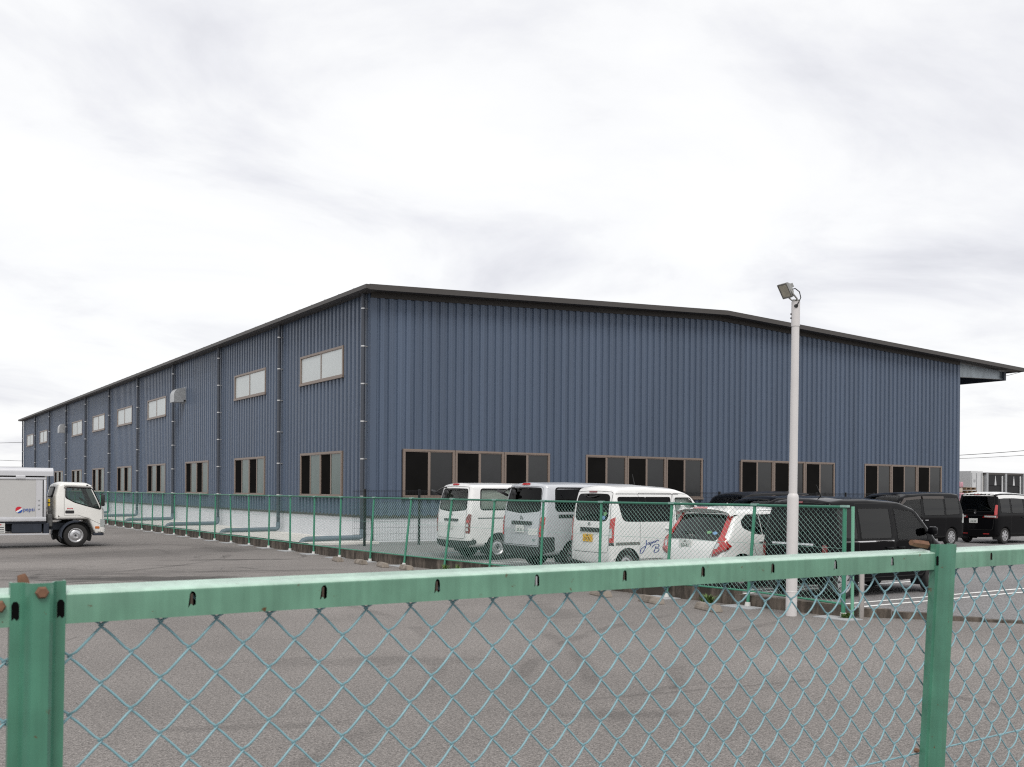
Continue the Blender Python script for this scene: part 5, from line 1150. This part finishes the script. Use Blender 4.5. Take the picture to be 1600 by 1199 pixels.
# ---- minivans and box wagons, one generator with its own numbers
def wagon(name, label, loc, rz, L, W, H, paint, wheels, rw, rim, hood=0.62, hz=1.02, gate_z=0.5, belt=1.0, rear_glass=G_dark, side_glass=G_dark, roof=None, seats=True, sgroup=None, handle=None, wsx=0.55, rear_rake=0.12, chrome=False, lamps=None, lip=None, visor=False):
    xa = L-hood; xr = xa-wsx-0.35
    sil = [(0.12, 0.22, 0.04), (0.02, 0.28, 0.06), (-0.01, 0.52, 0.08), (0.0, belt-0.1, 0.3), (0.03, belt+0.15, 0.3), (rear_rake, H-0.04, 0.14), (rear_rake+0.4, H, 0.3), ((xr+rear_rake)*0.55, H+0.005, 0.9), (xr, H-0.04, 0.7), (xr+0.45, H-0.17, 0.4), (xa, hz, 0.25), (L-0.18, hz-0.16, 0.22), (L-0.02, hz-0.36, 0.1), (L, 0.45, 0.1), (L-0.08, 0.22, 0.08), (L*0.6, 0.20, 0)]
    z1 = H-0.19; zf = belt
    win_end = xr+0.42
    sp = dict(W=W, paint=paint, rw=rw, gap=0.05, tw=0.17, wheels=wheels, rim=rim, sil=sil, sealw=0.024, shape=dict(r=0.09, crown=0.05, th=0.14, zb=belt-0.05, zt=H, sill=0.03, tf=0.10, af=0.7, tr=0.03, ar=0.35))
    hwid = W/2-0.14
    sp['wraps'] = [('rear', rpoly([(-hwid-0.02, belt+0.06, 0.06), (hwid+0.02, belt+0.06, 0.06), (hwid-0.09, H-0.16, 0.05), (-hwid+0.09, H-0.16, 0.05)]), rear_glass, 'rear_window'), ('front', rpoly([(-hwid-0.03, hz+0.06, 0.05), (hwid+0.03, hz+0.06, 0.05), (hwid-0.1, H-0.12, 0.06), (-hwid+0.1, H-0.12, 0.06)]), G_clear, 'windshield')]
    sp['gate'] = rpoly([(-hwid+0.02, gate_z, 0.08), (hwid-0.02, gate_z, 0.08), (hwid+0.05, belt, 0.06), (hwid-0.04, H-0.10, 0.05), (-hwid+0.04, H-0.10, 0.05), (-hwid-0.05, belt, 0.06)])
    d1 = wheels[0]+rw+0.02; dm = (d1+xa-0.35)/2+0.05
    sp['sides'] = [(rpoly([(0.32, zf+0.03, 0.06), (d1+0.02, zf, 0.03), (d1+0.02, z1, 0.03), (0.34, z1-0.02, 0.05)]), side_glass), (rpoly([(d1+0.10, zf, 0.05), (dm-0.06, zf, 0.07), (dm-0.06, z1, 0.05), (d1+0.10, z1, 0.04)]), side_glass),
                   (rpoly([(dm+0.10, zf-0.03, 0.06), (xa-0.30, zf-0.04, 0.03), (xa-0.36, hz+0.14, 0.03), (xr+0.30, z1-0.06, 0.10), (dm+0.06, z1, 0.05)]), G_clear)]
    sp['doors'] = [rpoly([(d1+0.04, 0.34, 0.05), (dm, 0.34, 0.04), (dm, H-0.11, 0.04), (d1+0.04, H-0.11, 0.04)]), rpoly([(dm+0.03, 0.34, 0.04), (wheels[1]-rw-0.10, 0.34, 0.08), (xa-0.22, 0.75, 0.1), (xa-0.20, hz, 0.05), (xr+0.30, H-0.16, 0.1), (dm+0.03, H-0.11, 0.04)])]
    sp['handles'] = [(dm-0.16, belt-0.16), (dm+0.17, belt-0.16)]; sp['handle_mat'] = handle or paint
    if seats: sp['seats'] = [(dm+0.05, 0.33), (dm+0.05, -0.33), (d1+0.2, 0.33), (d1+0.2, -0.33)]; sp['seat_z'] = 0.7; sp['seat_top'] = 1.36
    rp_ = [(rect(-0.11, 0.11, H-0.115, H-0.085, 0.01), 'brake_lamp', M_dred, 0.012)]
    if lamps: rp_ += both(lamps)
    else: rp_ += both([(rpoly([(hwid+0.06, belt-0.28, 0.01), (hwid+0.17, belt-0.28, 0.02), (hwid+0.13, belt+0.2, 0.02), (hwid+0.06, belt+0.2, 0.02)]), 'tail_lamp', M_dred, 0.012)])
    sp['rear_patches'] = rp_ + [(rect(-0.45, 0.45, belt-0.10, belt-0.065, 0.012), 'tailgate_trim', M_chrome if chrome else M_gpaint, 0.012)]
    sp['front_patches'] = both([(rpoly([(-hwid-0.03, hz-0.40, 0.03), (-hwid+0.26, hz-0.40, 0.03), (-hwid+0.26, hz-0.27, 0.03), (-hwid-0.06, hz-0.22, 0.03)]), 'headlight', M_clear, 0.008)]) + [(rect(-0.4, 0.4, hz-0.44, hz-0.30, 0.03), 'grille', M_chrome, 0.006), (rect(-0.55, 0.55, 0.26, 0.42, 0.04), 'bumper_intake', M_plast, 0.006)]
    sp['side_patches'] = []
    if chrome: sp['side_patches'].append((rect(0.35, dm-0.02, zf-0.05, zf-0.028, 0.004), 'belt_trim', M_chrome, 0.006))
    sp['lip'] = lip
    root, sh, fnR, fnF = vehicle(name, label, 'car', loc, rz, sp, sgroup)
    for sg in (1, -1):
        door_mirror(root, sh, xa-0.32, hz+0.1, sg, paint)
        if visor:      # smoked rain visors over the doors
            fnS = lambda x, z, off=0.0, sg=sg: sh.side(x, z, sg, off)
            patch(fnS, rpoly([(d1+0.08, z1-0.05, 0.02), (dm-0.05, z1-0.05, 0.02), (dm-0.05, z1+0.04, 0.02), (d1+0.08, z1+0.04, 0.02)]), 'rain_visor', mat('smoked_visor', (0.045, 0.035, 0.03), 0.2), root, 0.03, depth=0.028)
            patch(fnS, rpoly([(dm+0.05, z1-0.06, 0.02), (xr+0.20, z1-0.10, 0.02), (xr+0.62, z1-0.36, 0.02), (xr+0.66, z1-0.32, 0.02), (xr+0.26, z1-0.02, 0.05), (dm+0.05, z1+0.04, 0.02)]), 'rain_visor', mat('smoked_visor', (0, 0, 0)), root, 0.03, depth=0.028)
    if roof:
        ts = [sh.t_rear(H-0.14), sh.t_front(H-0.11)]; hw2 = W/2+0.03
        fn = lambda t, q, off=0.0: sh.surf(t, q, off)
        patch(fn, [(ts[0], -hw2), (ts[1], -hw2), (ts[1], hw2), (ts[0], hw2)], 'roof_panel', roof, root, 0.006, 0.12)
    b = MB(); p = fnR(0.0, belt+0.02, 0.004); b.lathe([(0.0, -0.008), (0.045, -0.006), (0.045, 0.004)], 14, 'x', p); b.build('emblem', M_chrome, root)
    return root, sh, fnR, fnF
# 5 near black box wagon
root, sh, fnR, fnF = wagon('box_wagon', 'black boxy wagon behind the white pole, nearest of the parked cars', (13.55, 11.74, LOTZ), 0, 3.62, 1.49, 1.725, M_bpaint, (0.50, 3.03), 0.275, 'seven', hood=0.55, hz=1.02, belt=1.0, chrome=True, rear_rake=0.16, wsx=0.62, rear_glass=G_mid, side_glass=glass_mat('soft_privacy_glass', (0.2, 0.21, 0.2), 0.8), sgroup='vans and cars parked with their backs to the boundary fence',
    lamps=[(rpoly([(0.62, 0.50, 0.01), (0.72, 0.50, 0.02), (0.70, 0.92, 0.02), (0.62, 0.92, 0.02)]), 'tail_lamp', M_dred, 0.012)])
plate(root, fnR, -0.0, 0.60, '52-18', M_yplate, M_inkb)
b = MB(); b.tube([(0.75, 0.0, 1.72), (0.62, 0.0, 1.93)], [0.014, 0.006], 6); b.build('aerial', M_black, root)
b = MB(); b.add(bm_box(2.28, 2.42, -0.42, -0.30, 0.0, 0.24, 0.02), Matrix.Translation((0, 0, 0.94))); b.build('dashboard', M_plast, root)
b = MB(); b.lathe([(0.17, -0.012), (0.185, 0.0), (0.17, 0.012), (0.155, 0.0), (0.17, -0.012)], 20, 'x', (2.28, -0.33, 1.08)); b.build('steering_wheel', M_plast, root, smooth=True)
b = MB(); b.poly([(2.62, -0.45, 1.1), (2.62, 0.05, 1.1), (2.40, 0.05, 1.24), (2.40, -0.45, 1.22)]); b.build('paper_sheet', M_plate, root)
# 6, 7 dark wagons half hidden behind
wagon('minivan', 'dark minivan farthest back, only its roof and windshield showing', (28.1, 24.15, 0.03), math.pi, 4.5, 1.69, 1.83, M_gpaint, (0.85, 3.55), 0.31, 'five', sgroup='dark minivans parked nose to the left', seats=False)
wagon('minivan', 'black minivan in front of the farthest dark one, mostly hidden', (26.0, 21.25, LOTZ), math.pi, 4.4, 1.69, 1.72, M_bpaint, (0.85, 3.45), 0.31, 'five', sgroup='dark minivans parked nose to the left', seats=False)
# 8 black minivan facing left
wagon('minivan', 'black minivan facing left with smoked rain visors over its side windows', (32.45, 21.25, LOTZ), math.pi, 4.6, 1.69, 1.86, M_bpaint, (0.78, 3.63), 0.31, 'ten', belt=1.06, handle=M_chrome, visor=True, seats=True, side_glass=glass_mat('soft_privacy_glass', (0.2, 0.21, 0.2), 0.8), sgroup='dark minivans parked nose to the left', rear_rake=0.22,
    lamps=[(rpoly([(0.80, 0.78, 0.01), (0.98, 0.80, 0.02), (0.90, 1.12, 0.02), (0.80, 1.12, 0.02)]), 'tail_lamp', M_clear, 0.012)])
# 9 black wagon with white roof
root, sh, fnR, fnF = wagon('two_tone_wagon', 'black wagon with white roof at the right edge', (34.3, 21.2, LOTZ), 0, 3.7, 1.62, 1.87, M_bpaint, (0.62, 3.05), 0.29, 'six', roof=M_wpaint, belt=1.10, rear_rake=0.14, sgroup=None, rear_glass=G_mid, side_glass=glass_mat('soft_privacy_glass', (0.2, 0.21, 0.2), 0.8),
    lamps=[(rpoly([(0.70, 1.05, 0.02), (0.80, 1.05, 0.02), (0.79, 1.42, 0.03), (0.71, 1.42, 0.03)]), 'tail_lamp', M_red, 0.012), (rpoly([(0.28, 0.93, 0.01), (0.82, 0.93, 0.02), (0.83, 1.04, 0.02), (0.33, 1.04, 0.02)]), 'tail_lamp_bar', M_dred, 0.012), (rect(0.36, 0.76, 0.955, 1.015, 0.02), 'lamp_lens', M_clear, 0.017), (rect(0.30, 0.52, 0.34, 0.37, 0.01), 'reflector', M_red, 0.01)])
plate(root, fnR, 0.06, 0.82, '43-28', M_plate, M_ink)
wiper(root, fnR, 0.0, 0.4, 1.19, 0.02)
# ------------------------------------------------------------------ delivery truck
tk = thing('delivery_truck', 'white delivery truck with grey cargo body and cola logo', 'truck', (6.66, 33.62, 0.004), 0)
M_cargo = mat('grey_cargo_shutter', (0.50, 0.495, 0.485), 0.5, var=0.03, vscale=2)
M_alum = mat('cargo_aluminium', (0.60, 0.605, 0.63), 0.38, 0.25, var=0.04, vscale=3)
M_chas = mat('dark_chassis', (0.020, 0.026, 0.040), 0.6, var=0.2, vscale=5)
def reparent(o, p):
    for c in list(o.children): c.parent = p
    bpy.data.objects.remove(o)
# cab (front at x = 0), built with the same shell as the cars; local x runs 0..1.6 and is shifted
sil = [(0.05, 0.80, 0.04), (0.0, 0.88, 0.05), (0.0, 1.55, 0.2), (0.09, 1.92, 0.16), (0.28, 1.985, 0.12), (0.97, 1.965, 0.12), (1.11, 1.90, 0.06), (1.39, 1.25, 0.12), (1.475, 1.12, 0.12), (1.50, 0.62, 0.04), (1.48, 0.38, 0.04), (1.16, 0.36, 0.03), (1.08, 0.50, 0.02), (0.96, 0.80, 0.05)]
sp = dict(W=1.695, paint=M_ivory, rw=0.35, gap=0.10, tw=0.2, wheels=(0.62,), rim='steel', inset=0.05, sil=sil, sealw=0.03, seats=[(0.42, 0.42), (0.42, -0.42)], seat_z=1.2, seat_top=1.75,
    shape=dict(r=0.07, crown=0.045, th=0.07, zb=1.25, zt=1.98, sill=0.02, tf=0.05, af=0.4, tr=0.01, ar=0.2),
    wraps=[('rear', rect(-0.5, 0.5, 1.52, 1.82, 0.05), G_dark, 'rear_window'), ('front', rpoly([(-0.72, 1.26, 0.06), (0.72, 1.26, 0.06), (0.66, 1.86, 0.06), (-0.66, 1.86, 0.06)]), G_clear, 'windshield')],
    sides=[(rpoly([(0.32, 1.50, 0.08), (0.57, 1.36, 0.1), (0.88, 1.26, 0.1), (1.335, 1.13, 0.04), (1.30, 1.30, 0.1), (1.08, 1.78, 0.08), (0.33, 1.82, 0.05)]), glass_mat('cab_glass', (0.50, 0.60, 0.58)))],
    doors=[rpoly([(0.28, 0.96, 0.03), (0.67, 0.97, 0.2), (0.97, 0.86, 0.1), (1.37, 0.66, 0.04), (1.39, 1.12, 0.05), (1.14, 1.84, 0.08), (0.28, 1.88, 0.05)])])
sp['side_patches'] = [(rect(0.31, 0.56, 1.02, 1.11, 0.03), 'door_handle', M_black, 0.006), (rpoly([(1.16, 0.55, 0.02), (1.29, 0.55, 0.02), (1.29, 0.62, 0.02), (1.16, 0.62, 0.02)]), 'side_marker', M_orange, 0.014), (rpoly([(0.26, 1.80, 0.02), (0.33, 1.86, 0.02), (1.04, 1.83, 0.02), (1.05, 1.80, 0.02), (0.37, 1.825, 0.02), (0.31, 1.78, 0.02)]), 'rain_visor', mat('grey_visor', (0.16, 0.15, 0.145), 0.3), 0.02), (rect(0.91, 0.97, 1.865, 1.895, 0.012), 'roof_marker', M_black, 0.01)]
sp['front_patches'] = both([(rpoly([(-0.93, 0.60, 0.02), (-0.55, 0.60, 0.02), (-0.55, 0.80, 0.02), (-0.93, 0.86, 0.02)]), 'headlight', M_clear, 0.012)]) + [(rect(-0.9, 0.9, 0.40, 0.57, 0.03), 'front_bumper', M_ivory, 0.03), (rect(-0.5, 0.5, 0.64, 0.84, 0.03), 'grille', M_plast, 0.008)]
cabt, sh, fnR, fnF = vehicle('cab', 'x', 'x', (0, 0, 0), 0, sp)
for c in list(cabt.children): c.location = c.location+Vector((-1.48, 0, 0)); c.parent = tk
bpy.data.objects.remove(cabt)
XO = -1.48
# sill under the door in front of the wheel, mudguard
for s in (-1, 1):
    b = MB(); b.add(bm_box(XO+1.12, XO+1.42, min(s*0.62, s*0.82), max(s*0.62, s*0.82), 0.34, 0.42, 0.02)); b.build('step', M_chas, tk)
    b = MB(); a0 = [(XO+0.62+0.46*math.cos(R(a)), 0.35+0.46*math.sin(R(a))) for a in range(70, 196, 14)]; a1 = [(XO+0.62+0.40*math.cos(R(a)), 0.35+0.40*math.sin(R(a))) for a in range(195, 69, -14)]
    b.prism(a0+a1, 'y', s*0.55, s*0.84); b.build('mudguard', M_chas, tk)
    # mirror
    b = MB(); y = s*0.98; b.add(bm_box(XO+1.31, XO+1.40, y-0.1, y+0.1, 1.24, 1.60, 0.035)); b.tube([(XO+1.3, s*0.80, 1.60), (XO+1.36, s*0.95, 1.62), (XO+1.36, s*0.97, 1.56)], 0.014, 6); b.build('mirror', M_black, tk, smooth=True)
b = MB(); b.lathe([(0.17, -0.012), (0.19, 0.0), (0.17, 0.012), (0.155, 0.0), (0.17, -0.012)], 20, 'x', (0, 0, 0)); o = b.build('steering_wheel', M_plast, tk, smooth=True); o.location = (XO+0.92, -0.38, 1.38); o.rotation_euler = (0, R(-50), 0)
# red script on the door, too small to read: a short run of strokes
b = MB()
for k in range(5): b.box(XO+0.36+k*0.035, XO+0.385+k*0.035, -0.853, -0.851, 1.15+0.004*(k % 2), 1.185)
b.build('door_script', mat('red_print', (0.5, 0.04, 0.06), 0.5), tk)
# cargo body: x from -1.72 back, frame and shutters
BX1, BX0 = -1.70, -5.5; BZ0, BZ1, BW = 0.79, 2.10, 0.86
b = MB(); b.box(BX0, BX1, -BW+0.03, BW-0.03, BZ0, BZ1); body = b.build('cargo_body', M_alum, tk)
for s in (-1, 1):
    ya, yb = sorted((s*(BW-0.028), s*(BW+0.012)))
    for (nm, x0, x1, z0, z1, m) in (('side_rail', BX0, BX1, BZ0, BZ0+0.13, M_alum), ('side_rail', BX0, BX1, BZ1-0.07, BZ1, M_alum), ('corner_post', BX1-0.07, BX1, BZ0+0.13, BZ1-0.07, M_alum)):
        b = MB(); b.add(bm_box(x0, x1, ya, yb, z0, z1, 0.012)); b.build(nm, m, body, smooth=True)
    yc, yd = sorted((s*(BW-0.028), s*(BW-0.004)))
    b = MB(); b.box(BX1-0.10, BX1-0.075, yc, yd, BZ0+0.14, BZ1-0.08); b.build('door_gap', M_black, body)
    b = MB(); b.box(BX1-0.28, BX1-0.102, yc, yd, BZ0+0.131, BZ1-0.071); b.build('door_stile', mat('pale_stile', (0.55, 0.55, 0.57), 0.45), body)
    for z in (1.42, 1.28, 1.16): b = MB(); b.add(bm_box(BX1-0.23, BX1-0.17, yc-(0.012 if s < 0 else 0), yd+(0.012 if s > 0 else 0), z-0.025, z+0.025, 0.008)); b.build('latch', M_steel, body)
    z = BZ0+0.131; n = 1; hh = (BZ1-0.071-z)/n
    for k in range(n):      # roller shutter slats
        b = MB(); y0 = s*(BW-0.028); y1 = s*(BW-0.0095); y2 = s*(BW-0.010); za, zb = z+k*hh, z+(k+1)*hh
        vs = [(BX0+0.02, y0, za), (BX1-0.283, y0, za), (BX0+0.02, y2, za+0.002), (BX1-0.283, y2, za+0.002), (BX0+0.02, y1, za+hh*0.5), (BX1-0.283, y1, za+hh*0.5), (BX0+0.02, y2, zb-0.002), (BX1-0.283, y2, zb-0.002), (BX0+0.02, y0, zb), (BX1-0.283, y0, zb)]
        b.add((vs, [(0, 1, 3, 2), (2, 3, 5, 4), (4, 5, 7, 6), (6, 7, 9, 8)])); b.build('shutter', M_cargo, body)
b = MB(); b.prism([(-BW-0.02, BZ1+0.045), (BW+0.02, BZ1+0.045), (BW+0.02, BZ1+0.16)]+[(BW-0.12+0.14*math.cos(R(a)), BZ1+0.17+0.12*math.sin(R(a))) for a in range(0, 91, 18)]+[(-BW+0.12-0.14*math.cos(R(a)), BZ1+0.17+0.12*math.sin(R(a))) for a in range(90, -1, -18)]+[(-BW-0.02, BZ1+0.16)], 'x', BX0-0.1, BX1+0.19); b.build('roof_housing', M_alum, body, smooth=True)
b = MB(); b.box(BX0+0.1, BX1-0.05, -BW+0.06, BW-0.06, BZ1, BZ1+0.05); b.build('roof_gap', M_black, body)
for x in (-2.4, -4.4):
    b = MB(); b.add(bm_box(x-0.13, x+0.13, -BW-0.03, -BW+0.06, BZ1-0.05, BZ1+0.06, 0.015)); b.build('roof_bracket', M_alum, body)
# globe mark and lettering on the shutter
gx, gz, gr, gy = -2.44, 1.135, 0.095, -BW+0.002
def seg(f0, f1, m, nm):
    b = MB(); n = 28; lo, hi = [], []
    for k in range(n+1):
        u = -1+2*k/n; h = math.sqrt(max(0, 1-u*u)); a = max(-h, min(h, f0(u))); c = max(-h, min(h, f1(u))); lo.append((gx+u*gr, gy-0.004, gz+a*gr)); hi.append((gx+u*gr, gy-0.004, gz+c*gr))
    b.v = lo+hi
    for k in range(n): b.f.append((k, k+1, n+1+k+1, n+1+k))
    b.build(nm, m, body)
up = lambda u: 0.02+0.52*u*abs(u)**0.3*0.8+0.18*(1-u*u)*(-0.3)
dn = lambda u: -0.50+0.55*(u*0.55)+0.05
seg(lambda u: 0.05+0.62*u, lambda u: 2, mat('logo_red', (0.58, 0.012, 0.03), 0.4), 'logo_disc')
seg(lambda u: -0.42+0.62*u-0.10*(1-u), lambda u: 0.05+0.62*u, mat('logo_white', (0.78, 0.78, 0.78), 0.4), 'logo_disc')
seg(lambda u: -2, lambda u: -0.42+0.62*u-0.10*(1-u), mat('logo_blue', (0.012, 0.075, 0.36), 0.4), 'logo_disc')
o = link('lettering', text_mesh('pepsi', 0.165, MATS['logo_blue'], 0.001, 'LEFT', sx=0.92), body); o.location = (gx+gr+0.015, gy-0.005, gz+0.01); o.rotation_euler = (R(90), 0, 0)
# chassis, tanks, guards, rear axle
b = MB(); b.box(BX0, -0.3, -0.42, -0.34, 0.52, 0.72); b.box(BX0, -0.3, 0.34, 0.42, 0.52, 0.72); b.box(BX0+0.1, BX1, -0.8, 0.8, 0.72, 0.789); b.build('chassis', M_chas, tk)
for s in (-1, 1):
    y0, y1 = sorted((s*0.50, s*0.80)); 
    b = MB(); b.add(bm_box(-2.62, -1.80, y0, y1, 0.44, 0.72, 0.03)); b.build('tool_box', M_chas, tk)
    b = MB(); b.add(bm_box(-1.76, -1.60, y0, y1, 0.40, 0.74, 0.03)); b.build('fuel_tank', M_chas, tk)
    b = MB(); ya, yb = sorted((s*0.80, s*0.83)); b.box(-3.7, -1.62, ya, yb, 0.39, 0.425); b.build('side_guard', M_alum, tk)
    b = MB(); ya, yb = sorted((s*0.74, s*0.835)); b.add(bm_box(-3.12, -2.80, ya, yb, 0.44, 0.75, 0.01)); p = b.build('guard_panel', mat('white_guard', (0.6, 0.6, 0.58), 0.5), tk)
    for k in range(3): b = MB(); ya, yb = sorted((s*0.83, s*0.838)); b.box(-3.09, -2.83, ya, yb, 0.48+k*0.065, 0.50+k*0.065); b.build('guard_slot', M_chas, p)
    b = MB(); ya, yb = sorted((s*0.835, s*0.839)); b.box(-3.02, -2.90, ya, yb, 0.685, 0.715); b.build('guard_badge', MATS['red_print'], p)
    for yy in (0.72, 0.52): wheel(tk, -4.35, s*yy, 0.35, 0.2, s, 'steel')
# gear between cab and body
b = MB(); b.add(bm_box(-1.685, -1.64, -0.55, 0.6, 0.8, 1.62, 0.01)); b.build('body_bulkhead', M_black, tk)
b = MB(); b.add(bm_box(-1.63, -1.58, -0.78, -0.60, 1.24, 1.46, 0.015)); o = b.build('warning_plate', mat('yellow_gear', (0.62, 0.42, 0.02), 0.5), tk)
b = MB(); b.box(-1.632, -1.578, -0.783, -0.60, 1.33, 1.36); b.build('warning_band', M_black, o)
b = MB(); b.tube([(-1.62, -0.7, 1.24), (-1.60, -0.7, 1.0), (-1.64, -0.66, 0.85)], 0.03, 8); b.tube([(-1.55, -0.5, 1.1), (-1.6, -0.6, 0.8), (-1.5, -0.5, 0.6)], 0.022, 8); b.add(bm_box(-1.66, -1.5, -0.74, -0.3, 0.62, 1.0, 0.03)); b.build('coupling_gear', mat('greasy_steel', (0.10, 0.10, 0.10), 0.5, 0.5, var=0.5, vscale=12), tk)

# ------------------------------------------------------------------ yard behind on the right
def at(px, depth, z=0.0):
    lat = (px-800)/1568*depth; c, s = math.cos(R(33.5)), math.sin(R(33.5)); return Vector((lat*c+depth*s, depth*c-lat*s, z))
M_panelw = mat('yard_white_panel', (0.58, 0.59, 0.60), 0.6, var=0.08, vscale=1.0)
M_curt = mat('dark_dock_curtain', (0.016, 0.016, 0.018), 0.75, var=0.15, vscale=1.5)
p = at(1540, 62); ds = thing('dock_shelter', 'dark curtained dock shelter bays with steel posts beyond the parked cars', 'shelter', (p.x, p.y, 0))
for k in range(4):
    x = k*2.05
    b = MB(); b.box(x+0.16, x+1.78, 0.0, 0.06, 0.3, 2.35); b.build('curtain', M_curt, ds)
    b = MB(); b.box(x+0.16, x+1.78, -0.03, 0.03, 2.35, 3.0); b.build('curtain_head', M_curt, ds)
    b = MB(); b.poly([(x+0.90, -0.036, 2.36), (x+1.12, -0.036, 2.36), (x+1.02, -0.036, 2.95), (x+0.99, -0.036, 2.95)]); b.build('guide_mark', M_panelw, ds)
    b = MB(); b.box(x-0.06, x+0.14, -0.1, 0.12, 0, 3.1); b.build('post', M_steel, ds)
    b = MB(); b.box(x+1.66, x+1.74, -0.08, -0.035, 0, 2.95); b.build('post', M_panelw, ds)
b = MB(); b.box(-0.1, 8.3, -0.06, 2.5, 3.02, 3.14); b.build('roof_edge', M_fascia, ds)
p = at(1517, 61.3); b = MB(); ct = thing('container', 'white freight container left of the dark dock shelter', 'container', (p.x, p.y, 0))
b.add(bm_box(0, 1.25, 0, 5.5, 0.15, 3.22, 0.02)); b.build('container_shell', M_panelw, ct)
for k in range(3): b = MB(); b.box(0.05+k*0.5, 0.09+k*0.5, -0.03, -0.004, 0.2, 3.1); b.build('door_bar', M_steel, ct)
b = MB(); b.box(0.28, 0.45, -0.02, -0.005, 2.55, 2.7); b.build('door_notice', M_steel, ct)
p = at(1486, 75); lw = thing('corrugated_wall', 'beige corrugated yard wall behind the pallets at the warehouse corner', 'wall', (p.x, p.y, 0)); M_beige = mat('beige_sheet', (0.36, 0.34, 0.31), 0.7)
for k in range(9): b = MB(); b.box(0, 9, -0.02 if k % 2 else 0.0, 0.08, k*0.36, k*0.36+0.355); b.build('wall_sheet', M_beige, lw)
# pallets and wrapped goods
M_wood = mat('pallet_wood', (0.20, 0.13, 0.075), 0.85, var=0.3, vscale=4)
def pallet(px, dep, z, lab, dx=0):
    p = at(px, dep); o = thing('pallet', lab, 'pallet', (p.x+dx, p.y, z), R(4), 'wooden pallets stacked beyond the warehouse corner')
    for k in range(5): b = MB(); b.box(0, 1.1, k*0.22, k*0.22+0.14, 0.12, 0.142); b.build('deck_board', M_wood, o)
    for k in range(3): b = MB(); b.box(k*0.48, k*0.48+0.14, 0.0, 1.02, 0.022, 0.118); b.build('stringer', M_wood, o)
    for k in range(3): b = MB(); b.box(0, 1.1, k*0.44, k*0.44+0.1, 0.0, 0.02); b.build('base_board', M_wood, o)
names = ['lowest', 'second lowest', 'third lowest', 'fourth lowest', 'fifth lowest', 'sixth lowest', 'seventh lowest', 'eighth lowest', 'ninth lowest', 'tenth lowest', 'second highest', 'topmost']
for k in range(12): pallet(1510, 56, k*0.185, names[k]+' wooden pallet in the stack behind the white roofed wagon', 0.06*math.sin(k*2.1))
M_wrapA = mat('cream_wrapped_goods', (0.62, 0.52, 0.42), 0.5, var=0.15, vscale=4); M_wrapB = mat('pink_wrapped_goods', (0.62, 0.30, 0.36), 0.5, var=0.15, vscale=4)
for (px, dep, z, sx, sz, m, lab) in ((1497, 54, 0.0, 0.9, 1.35, M_wrapA, 'cream wrapped bale, bottom of the pile at the warehouse corner'), (1499, 54, 1.36, 0.62, 0.5, M_wrapB, 'pink wrapped bale on the lower cream bale'), (1496, 54, 1.87, 0.66, 0.28, M_wrapA, 'small cream wrapped bale in the middle of the pile'), (1499, 54, 2.16, 0.5, 0.3, M_wrapB, 'topmost pink bale of the pile at the warehouse corner')):
    p = at(px, dep); b = MB(); b.add(bm_box(0, sx, 0, 0.8, 0, sz, 0.06, 3)); o = thing('wrapped_bale', lab, 'bale', (p.x, p.y, z), R(8), 'wrapped bales at the warehouse corner')
    b.build('bale_wrap', m, o, smooth=True); c = MB(); c.box(sx*0.3, sx*0.36, -0.006, 0.806, -0.0, sz+0.006); c.build('strap', M_panelw, o)
# overhead cables
M_cable = mat('cable_black', (0.05, 0.05, 0.055), 0.7)
def cable(p0, p1, sag, label, r=0.02):
    pts = [p0.lerp(p1, k/24)-Vector((0, 0, sag*(1-(2*k/24-1)**2))) for k in range(25)]; b = MB(); b.tube(pts, r, 4); b.build('overhead_cable', M_cable, label=label, cat='cable', group='overhead cables')
def zat(py, px, d): return 1.8+(760+0.007*(px+238)-py)*d/1568
def cab2(x0, y0, d0, x1, y1, d1, lab, sag=0.3, r=0.02): cable(at(x0, d0, zat(y0, x0, d0)), at(x1, d1, zat(y1, x1, d1)), sag, lab, r)
cab2(1380, 716, 120, 1800, 683, 100, 'upper of two overhead cables low in the sky right of the warehouse', 0.4, 0.03)
cab2(1380, 719, 120, 1800, 694, 100, 'lower of two overhead cables low in the sky right of the warehouse', 0.4, 0.022)
cab2(1560, 590, 70, 1800, 500, 90, 'overhead cable rising from the canopy tip to the right', 0.5, 0.016)
cab2(-160, 692, 140, 120, 687, 150, 'highest overhead cable left of the warehouse', 0.3, 0.03)
cab2(-160, 708, 140, 120, 722, 150, 'middle overhead cable left of the warehouse', 0.3, 0.026)
cab2(-160, 726, 140, 120, 729, 150, 'lowest overhead cable left of the warehouse', 0.2, 0.034)
